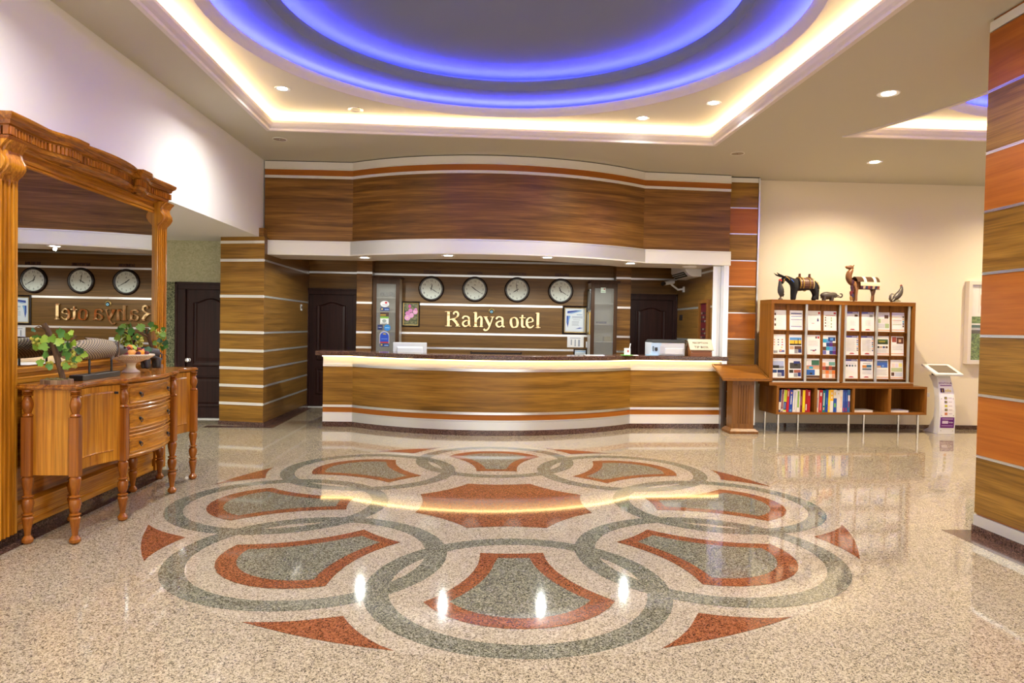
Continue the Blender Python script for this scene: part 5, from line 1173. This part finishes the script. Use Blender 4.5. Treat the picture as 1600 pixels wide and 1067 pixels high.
# legs
lowp = [(.022, 0), (.036, .012), (.037, .028), (.028, .04), (.019, .052), (.022, .08), (.030, .125), (.037, .16), (.032, .17), (.022, .175), (.037, .181), (.037, .187), (.022, .193), (.032, .215), (.039, .25), (.035, .275), (.022, .287), (.037, .293), (.037, .299), (.022, .305), (.029, .34), (.037, .38), (.037, .408), (.026, .424)]
lowp = [(r*.9, z) for r, z in lowp]
upp = [(.030, .79), (.038, .797), (.032, .806), (.022, .813), (.027, .825), (.036, .85), (.038, .87), (.034, .89), (.026, .908), (.020, .918), (.032, .922), (.036, .928), (.026, .933), (.036, .938), (.026, .943), (.037, .948), (.037, .958)]
def leg(x, y, name='leg'):
    mb = MB(); mb.lathe(lowp, (x, y, 0), 14)
    q = .030; ch = .008
    mb.prism([(x-q+ch, y-q), (x+q-ch, y-q), (x+q, y-q+ch), (x+q, y+q-ch), (x+q-ch, y+q), (x-q+ch, y+q), (x-q, y+q-ch), (x-q, y-q+ch)], .424, .79)
    mb.lathe([(r*.88, z) for r, z in upp], (x, y, 0), 14); return mb.build(name, PD, t, smooth=30)
for s in (-1, 1):
    leg(.05, s*.90); leg(.335, s*.90); leg(.372, s*.392); leg(.05, s*.42)

# things on the sideboard
TZ_ = .992
RS = (Vector((.89, .455, 0)))         # sideways as seen along the hall
# carved fish on a stand
t = thing('fish_sculpture', 'carved scaly carp on a black two-post stand', 'sculpture', (-2.70, 4.80, TZ_), radians(1.5))
def mk_scale():
    m = mat('carved_scales', (.3, .25, .18), .45)
    tc = nd(m, 'ShaderNodeTexCoord'); sx = nd(m, 'ShaderNodeSeparateXYZ'); lk(m, tc.outputs['Object'], sx.inputs[0])
    def sc(sgn):
        a = nd(m, 'ShaderNodeMath', operation='MULTIPLY_ADD'); lk(m, sx.outputs[2], a.inputs[0]); a.inputs[1].default_value = sgn; lk(m, sx.outputs[1], a.inputs[2])
        b = nd(m, 'ShaderNodeMath', operation='MULTIPLY'); lk(m, a.outputs[0], b.inputs[0]); b.inputs[1].default_value = 205
        s = nd(m, 'ShaderNodeMath', operation='SINE'); lk(m, b.outputs[0], s.inputs[0]); return s.outputs[0]
    ad = nd(m, 'ShaderNodeMath', operation='ADD'); lk(m, sc(1.8), ad.inputs[0]); lk(m, sc(-1.8), ad.inputs[1])
    ml = nd(m, 'ShaderNodeMath', operation='MULTIPLY_ADD'); lk(m, ad.outputs[0], ml.inputs[0]); ml.inputs[1].default_value = .25; ml.inputs[2].default_value = .5
    base(m, ramp(m, ml.outputs[0], [(.25, (.03, .024, .02)), (.5, (.22, .16, .09)), (.7, (.48, .38, .24))])); bump(m, ml.outputs[0], .6, .004); return m
ring_ = [(-.26, .022, .024), (-.24, .03, .042), (-.21, .04, .054), (-.16, .048, .066), (0, .053, .072), (.12, .052, .070), (.22, .046, .062), (.24, .045, .060)]
def loft(rs, zc, m_, name, par, n=18, y0=0):
    vs, fs = [], []
    for y, rx, rz in rs:
        for i in range(n): a = 2*pi*i/n; vs.append((rx*cos(a), y0+y, zc(y)+rz*sin(a)))
    for j in range(len(rs)-1):
        for i in range(n): a, b = j*n+i, j*n+(i+1) % n; fs.append((a, b, b+n, a+n))
    fs += [tuple(range(n))[::-1], tuple((len(rs)-1)*n+i for i in range(n))]
    return MB().add(vs, fs).build(name, m_, par, smooth=60)
zc = lambda y: .203-.09*max(0, y-.1)**1.3
fb = loft(ring_, zc, mk_scale(), 'body', t)
fd = mat('fish_head', (.055, .045, .04), .4)
loft([(.235, .046, .061), (.30, .044, .056), (.36, .036, .044), (.42, .026, .030), (.455, .016, .018), (.465, .006, .008)], zc, fd, 'head', t)
MB().tube([(.044, .245+.02*sin(q), zc(.24)+.055*cos(q)) for q in lin(.2, pi-.2, 10)], .005, 6).build('gill', C(120, 95, 70), t)
for s in (-1, 1):
    MB().lathe([(.011, -.004), (.009, .004), (0, .006)], (.037*s, .365, zc(.365)+.016), 10, axis='x').build('eye', C(30, 25, 20, .2), t, smooth=True)
    MB().add([(.045*s, .20, .155), (.05*s, .19, .135), (.085*s, .08, .128), (.08*s, .09, .150), (.042*s, .195, .14)], [(0, 1, 2, 3), (0, 3, 2, 4), (1, 4, 2), (0, 4, 1)]).build('fin', C(105, 88, 68), t)
MB().add([(-.006, -.25, .20), (.006, -.25, .20), (.0, -.31, .255), (0, -.29, .195), (0, -.31, .135)], [(0, 1, 2), (0, 2, 3), (0, 3, 4), (0, 4, 1), (1, 4, 3), (1, 3, 2)]).build('tail_fin', fd, t)
MB().hexa([(-.012, -.05, .26), (.012, -.05, .26), (.008, .12, .262), (-.008, .12, .262), (-.003, -.1, .285), (.003, -.1, .285), (.003, .06, .278), (-.003, .06, .278)]).build('back_fin', C(120, 100, 75), t)
box(-.045, .045, -.20, .285, 0, .036).build('stand_base', M['black'], t, bevel=.003)
for y in (-.04, .25): MB().lathe([(.0075, .036), (.0075, .15)], (0, y, 0), 10).build('post', M['black'], t)
# grape vines
gr = C(190, 185, 80, .35); bark = wood('vine_bark', (.05, .026, .012), (.12, .062, .03), (.19, .10, .05), 'z', .8, .4, 25.)
lf_m = [C(110, 150, 45), C(75, 125, 50), C(150, 180, 60), C(45, 90, 50)]
def leaf_mesh(m_):
    o = [(0, 0), (.35, -.12), (.62, .1), (.5, .32), (.72, .55), (.4, .62), (.3, .86), (0, 1.05)]
    mb = MB(); n = len(o); vs = [(x, y, .10*abs(x)+.08*sin(y*3)) for x, y in o]+[(-x, y, .10*abs(x)+.08*sin(y*3)) for x, y in o[1:-1][::-1]]
    c = len(vs); vs.append((0, .45, -.04)); mb.add(vs, [(c, i, (i+1) % c) for i in range(c)]); return mb.mesh('leaf', m_, smooth=True)
LEAF = [leaf_mesh(m_) for m_ in lf_m]
def vine(lab, loc, trunk, branch, leaves, bunches, base_r, seed):
    rnd = random.Random(seed)
    t = thing('grape_vine_ornament', lab, 'ornament', loc)
    lim = -2.885-loc[0]
    def V3(a):
        p = RS*a[0]+Vector((0, 0, a[1]))+Vector((-.455, .89, 0))*(a[2] if len(a) > 2 else 0)
        if p.x < lim: s_ = (lim-p.x)/.455; p += Vector((.455, -.89, 0))*s_
        return p
    bp = [(base_r*(1+.12*rnd.uniform(-1, 1))*cos(2*pi*i/18), base_r*(1+.12*rnd.uniform(-1, 1))*sin(2*pi*i/18)) for i in range(18)]
    MB().prism(bp, 0, .026).build('base', wood('log_slice_%d' % seed, (.12, .06, .03), (.26, .15, .08), (.42, .30, .19), 'z', .7, .4, 30.), t)
    mb = MB()
    for i in range(26): a = rnd.uniform(0, 6.3); r = base_r*.7*sqrt(rnd.random()); mb.ball((r*cos(a), r*sin(a), .028), (.012, .012, .008), n=6, k=4)
    tag(mb.build('moss', C(105, 95, 50), t, smooth=True), kind='stuff')
    MB().tube([V3(p[:2]) for p in trunk], [p[2] for p in trunk], 10).build('trunk', bark, t, smooth=True)
    for b_ in branch: MB().tube([V3(p[:2]) for p in b_], [p[2] for p in b_], 7).build('branch', bark, t, smooth=True)
    for i, (a, z, s) in enumerate(leaves):
        o = bpy.data.objects.new('leaf', LEAF[i % 4 if i % 3 else (i//3) % 3]); COL.objects.link(o); o.parent = t
        o.location = V3((a, z, rnd.uniform(-.08, .0))); o.rotation_euler = (radians(90)+rnd.uniform(-.5, .5), rnd.uniform(-.6, .6), rnd.uniform(-.4, 1.2)); o.scale = (s*.86,)*3
        o.rotation_euler.rotate_axis('Z', rnd.uniform(-2.6, 2.6))
    for a, z, n_, w_ in bunches:
        mb = MB()
        for i in range(n_):
            q = rnd.uniform(0, 6.3); h_ = rnd.random(); r = w_*(1-h_*.7)*rnd.random()**.4
            p = V3((a, z-h_*w_*1.9))+Vector((r*cos(q), r*sin(q), 0)); mb.ball(p, .0115, n=7, k=5)
        mb.build('grape_bunch', gr, t, smooth=True)
    return t
vine('grape vine ornament on a log slice, in front of the fish tail', (-2.69, 4.40, TZ_),
     [(.03, .02, .017), (.012, .10, .017), (-.012, .20, .019), (-.032, .28, .018), (-.058, .345, .016), (-.075, .375, .017)], [[(.0, .16, .010), (.05, .22, .009), (.085, .28, .010), (.095, .305, .009)], [(-.05, .33, .006), (-.10, .36, .004), (-.125, .345, .003)]],
     [(-.03, .30, .055), (.0, .31, .06), (-.06, .26, .055), (-.09, .28, .05), (-.075, .215, .055), (-.05, .17, .05), (.02, .25, .055), (.05, .26, .05), (.07, .29, .05), (.065, .22, .05), (.09, .24, .045), (.10, .20, .045), (.045, .17, .055), (.03, .20, .05), (.13, .19, .045), (.125, .165, .04), (-.07, .13, .045), (-.05, .10, .04), (.06, .12, .045), (-.115, .34, .03), (-.10, .22, .045), (.0, .22, .05), (.085, .32, .035), (.14, .21, .035), (-.02, .26, .045), (.105, .16, .04)],
     [(-.105, .29, 34, .042), (.065, .205, 26, .034), (.085, .15, 18, .026), (.03, .14, 10, .02), (-.04, .135, 10, .02)], .088, 3)
vine('grape vine ornament at the far end of the sideboard, behind the bowl', (-2.845, 6.02, TZ_),
     [(.0, .02, .015), (-.012, .09, .014), (-.04, .18, .014), (-.065, .27, .015), (-.085, .34, .013)], [[(.0, .14, .009), (.03, .22, .008), (.045, .30, .007)], [(-.06, .26, .008), (-.12, .30, .006), (-.18, .33, .005)], [(.01, .03, .004), (.05, .12, .004), (.085, .10, .004), (.10, .03, .003)]],
     [(-.14, .33, .07), (-.18, .30, .065), (-.11, .36, .06), (-.16, .25, .06), (-.2, .22, .055), (-.06, .36, .055), (-.03, .35, .05), (-.08, .30, .055), (.0, .34, .05), (.03, .30, .055), (.06, .27, .05), (.055, .20, .055), (.07, .17, .05), (.03, .17, .045), (-.12, .24, .05), (-.2, .27, .05), (.0, .22, .045), (.06, .33, .04), (-.22, .19, .045), (.04, .24, .05)],
     [(-.135, .27, 44, .055), (.03, .32, 36, .045), (.02, .22, 18, .03), (.0, .13, 8, .018)], .055, 9)
# fruit bowl and fruits
BX, BY = -2.755, 5.415
t = thing('fruit_bowl', 'cream pedestal bowl with a woven rim in the middle of the sideboard', 'bowl', (BX, BY, TZ_))
cw = C(238, 228, 205, .3)
MB().lathe([(.062, 0), (.066, .006), (.058, .014), (.04, .026), (.032, .04), (.031, .058), (.04, .074), (.036, .078)], n=28).build('foot', cw, t, smooth=True)
MB().lathe([(.035, .074), (.075, .086), (.115, .105), (.150, .128), (.163, .136), (.166, .142), (.160, .145), (.145, .134), (.11, .114), (.07, .096), (.0, .088)], n=40, caps=False).build('bowl', cw, t, smooth=True)
mb = MB()
for i in range(56):
    for d in (-1, 1):
        a = 2*pi*i/56; mb.tube([((.118+.016*j)*cos(a+d*.05*j), (.118+.016*j)*sin(a+d*.05*j), .1045+.011*j-.001) for j in range(4)], .0028, 4)
tag(mb.build('woven_rim', C(244, 236, 216, .3), t), kind='stuff')
FB = TZ_
fruits = [('melon', 'yellow melon at the fish side of the fruit bowl', (-.075, .02, .172), (.062, .048, .042), C(245, 190, 40), 0),
 ('peach', 'orange pink peach in the middle of the fruit bowl', (.003, -.04, .150), (.034, .034, .032), C(240, 165, 80), 0),
 ('apple', 'yellow apple with a red cheek behind the peach', (.024, .045, .152), (.032, .032, .03), C(240, 190, 70), 0),
 ('orange', 'orange at the right of the fruit bowl', (.070, -.012, .150), (.030, .030, .029), C(245, 160, 45), 0),
 ('plum', 'dark red plum low at the front left of the bowl', (-.035, -.06, .150), (.020, .020, .019), C(110, 25, 40), 0),
 ('plum', 'dark plum low at the front, under the orange', (.05, -.062, .150), (.019, .019, .018), C(90, 20, 40), 0),
 ('plum', 'dark plum high behind the peach', (-.02, .0, .186), (.019, .019, .018), C(120, 25, 45), 0),
 ('plum', 'dark plum at the right end of the bowl', (.108, -.02, .152), (.018, .018, .017), C(100, 25, 40), 0),
 ('plum', 'reddish plum near the top of the heap', (.055, .02, .18), (.018, .018, .017), C(130, 35, 50), 0),
 ('lime', 'green yellow lime at the front left edge of the bowl', (-.088, -.055, .147), (.032, .024, .022), C(195, 195, 60), 0),
 ('apricot', 'small orange apricot on top of the heap', (-.008, .055, .195), (.021, .024, .023), C(250, 160, 50), 0),
 ('nectarine', 'pink red nectarine at the right back of the bowl', (.085, .05, .158), (.029, .029, .028), C(225, 110, 80), 0),
 ('strawberry', 'red strawberry between the melon and the peach', (-.042, -.045, .170), (.018, .018, .022), C(200, 50, 60), 0)]
for n_, lab, (a, b, z), r, c_, _ in fruits:
    w = Vector((BX, BY, FB))+RS*a+Vector((-.455, .89, 0))*b
    f_ = thing(n_, lab, 'fruit', (w.x, w.y, FB+z-r[2]), radians(27), 'fruit in the pedestal bowl')
    vs = MB().ball((0, 0, r[2]), r, n=16, k=12)
    vs.v = [(x, y, z_-(.22*r[2]*math.exp(-((x/r[0])**2+(y/r[1])**2)*9) if z_ > r[2]*1.2 else 0)) for x, y, z_ in vs.v]
    vs.build('flesh', c_, f_, smooth=True)
    MB().tube([(0, 0, r[2]*1.72), (.002, .001, r[2]*2.12)], [.0028, .0022], 6).build('stem', C(90, 65, 35), f_)
for i, (a, b, z) in enumerate(((.115, -.02, .175), (.03, -.005, .19))):
    o = bpy.data.objects.new('fruit_leaf', leaf_mesh(lf_m[3-i])); COL.objects.link(o); w = Vector((BX, BY, FB))+RS*a+Vector((-.455, .89, 0))*b; o.location = (w.x, w.y, w.z+z-.008); o.scale = (.045, .045, .045); o.rotation_euler = (.9, .2, .4+i)
    tag(o, ('green leaf at the right edge of the fruit bowl', 'green leaf lying on the heap of fruit')[i], 'leaf')
# small elephant statue beside the bowl
t = thing('elephant_statue', 'dark grey elephant statue between the fruit bowl and the far vine', 'statue', (-2.76, 5.745, TZ_), radians(-35))
ed = mat('dark_stone', (.045, .042, .045), .4)
skin('body', [(0, 0, .135), (0, -.05, .14), (0, .045, .13), (0, -.085, .155), (0, -.115, .14), (0, -.128, .11), (0, -.122, .08), (.03, -.045, .06), (.03, -.045, .008), (-.03, -.045, .06), (-.03, -.045, .008), (.028, .045, .06), (.028, .045, .008), (-.028, .045, .06), (-.028, .045, .008)],
     [(0, 1), (0, 2), (1, 3), (3, 4), (4, 5), (5, 6), (1, 7), (7, 8), (1, 9), (9, 10), (2, 11), (11, 12), (2, 13), (13, 14)],
     [.05, .047, .045, .036, .022, .014, .011, .024, .022, .024, .022, .024, .022, .024, .022], ed, t)
for s in (-1, 1):
    MB().ball((.04*s, -.075, .15), (.007, .026, .034), n=12, k=8).build('ear', ed, t, smooth=True)
    MB().tube([(.018*s, -.11, .12), (.022*s, -.14, .108), (.018*s, -.155, .118)], [.005, .004, .001], 6).build('tusk', C(205, 195, 175), t)
MB().tube([(0, .08, .14), (0, .095, .11), (0, .092, .08)], [.006, .004, .006], 6).build('tail', ed, t)
# ================================================================== LAMPS AND CEILING FITTINGS
def downlight(lab, x, y, z, power, col=(1, .95, .86), r=.06, on=True, warm=False, spread=150, point=False):
    t = thing('downlight', lab, 'downlight', (x, y, z))
    MB().lathe([(r*.8, .0), (r*1.25, -.006), (r*1.3, -.002), (r*1.3, .004), (r*.8, .004)], n=24, caps=False).build('trim_ring', M['white'] if on else M['steel'], t, smooth=True)
    if on:
        MB().lathe([(r*.8, -.002), (r*.5, -.004), (0, -.0045)], n=20, caps=False).build('lamp_glass', M['lamp_warm'] if warm else M['lamp'], t)
        l = bpy.data.lights.new('downlight_lamp', 'POINT' if point else 'SPOT'); l.energy = power; l.color = col; l.shadow_soft_size = .02
        if not point: l.spot_size = radians(spread); l.spot_blend = 1. if spread < 160 else .15
        o = bpy.data.objects.new('downlight_lamp', l); COL.objects.link(o); o.parent = t; o.location = (0, 0, -.036)
    else:
        MB().lathe([(r*.8, .0), (r*.6, .02), (r*.25, .012), (0, .012)], n=20, caps=False).build('reflector', M['chrome'], t, smooth=True)
    return t
cool = (1, .97, .92); wm = (1, .82, .55)
downlight('bright downlight in the left back corner of the tray', -2.10, 7.05, TZ, L_DOWN, cool)
downlight('bright downlight in the tray above the right part of the desk', 1.72, 7.66, TZ, L_DOWN, cool)
downlight('bright downlight in the right back corner of the tray', 2.33, 7.08, TZ, L_DOWN, cool)
downlight('unlit chrome downlight in the tray left of the middle', -1.48, 7.66, TZ, 0, on=False, r=.065)
downlight('warm downlight in the plain ceiling between the tray and the near column', 3.65, 6.17, CZ, L_DOWN*1.3, wm, .075, warm=True)
downlight('warm downlight near the cream wall over the brochure cabinet', 4.95, 8.63, CZ, L_DOWN*1.8, wm, .075, warm=True)
for lab, x, y in (('bright unseen fill downlight added in the tray, nearer the viewer on the left', -2.1, 3.75), ('bright unseen fill downlight added in the tray, nearer the viewer on the right', 2.3, 3.75)): downlight(lab, x, y, TZ, L_DOWN, cool)  # pair out of view, added as fill to mirror the back pair
for lab, x, y, w_ in (('added fill downlight over the entrance side, left', -1.8, .9, 0), ('added fill downlight over the entrance side, middle', .2, .9, 0), ('added fill downlight over the entrance side, right', 2.3, .9, 0), ('added fill downlight behind the viewer, left', -1.8, -1.6, 0), ('added fill downlight behind the viewer, right', 2.2, -1.6, 0), ('added fill downlight far along the hall by the poster', 7.6, 8.63, 1), ('added fill downlight over the hall end', 10.2, 6.0, 1), ('added fill downlight over the right bay', 5.9, 2.3, 1)):  # lamps out of view, added to fill the hall with light
    downlight(lab, x, y, CZ, L_DOWN*1.2, wm if w_ else cool, .075, warm=bool(w_))
for lab, x, y in (('soffit downlight over the left end of the desk', -1.69, 9.52), ('soffit downlight between the ISTANBUL and LONDON clocks', -.51, 8.98), ('soffit downlight between the NEWYORK and BERLIN clocks', .79, 8.96), ('soffit downlight over the right part of the desk', 2.01, 9.52)):
    downlight(lab, x, y, 2.319, L_SOFFIT, (.95, 1, .93), .07, spread=172)
t = thing('soffit_lamp', 'round unlit white lamp under the right end of the bulkhead', 'lamp', (2.92, 9.78, 2.319))
MB().lathe([(.10, 0), (.10, -.014), (.07, -.03), (0, -.034)], n=24, caps=False).build('cover', M['white'], t, smooth=True); MB().lathe([(.105, 0), (.105, -.006), (.1, -.006)], n=24, caps=False).build('ring', M['white_board'], t)
downlight('downlight in the passage ceiling by the dark door', -4.3, 8.3, 2.544, 26, (.9, 1, .86), .05)
for lab, x, y in (('round ceiling speaker above the corner pillar', -2.51, 8.34), ('round ceiling speaker above the slim column', 3.08, 8.40)):
    t = thing('ceiling_speaker', lab, 'speaker', (x, y, CZ))
    MB().lathe([(.085, 0), (.085, -.006), (.078, -.008), (.074, -.004)], n=28, caps=False).build('ring', M['white_board'], t, smooth=True)
    MB().lathe([(.076, -.003), (.03, -.005), (0, -.005)], n=24, caps=False).build('grille', C(165, 150, 130), t)
    MB().lathe([(.008, -.005), (.006, -.009), (0, -.009)], n=10, caps=False).build('screw', M['steel'], t)
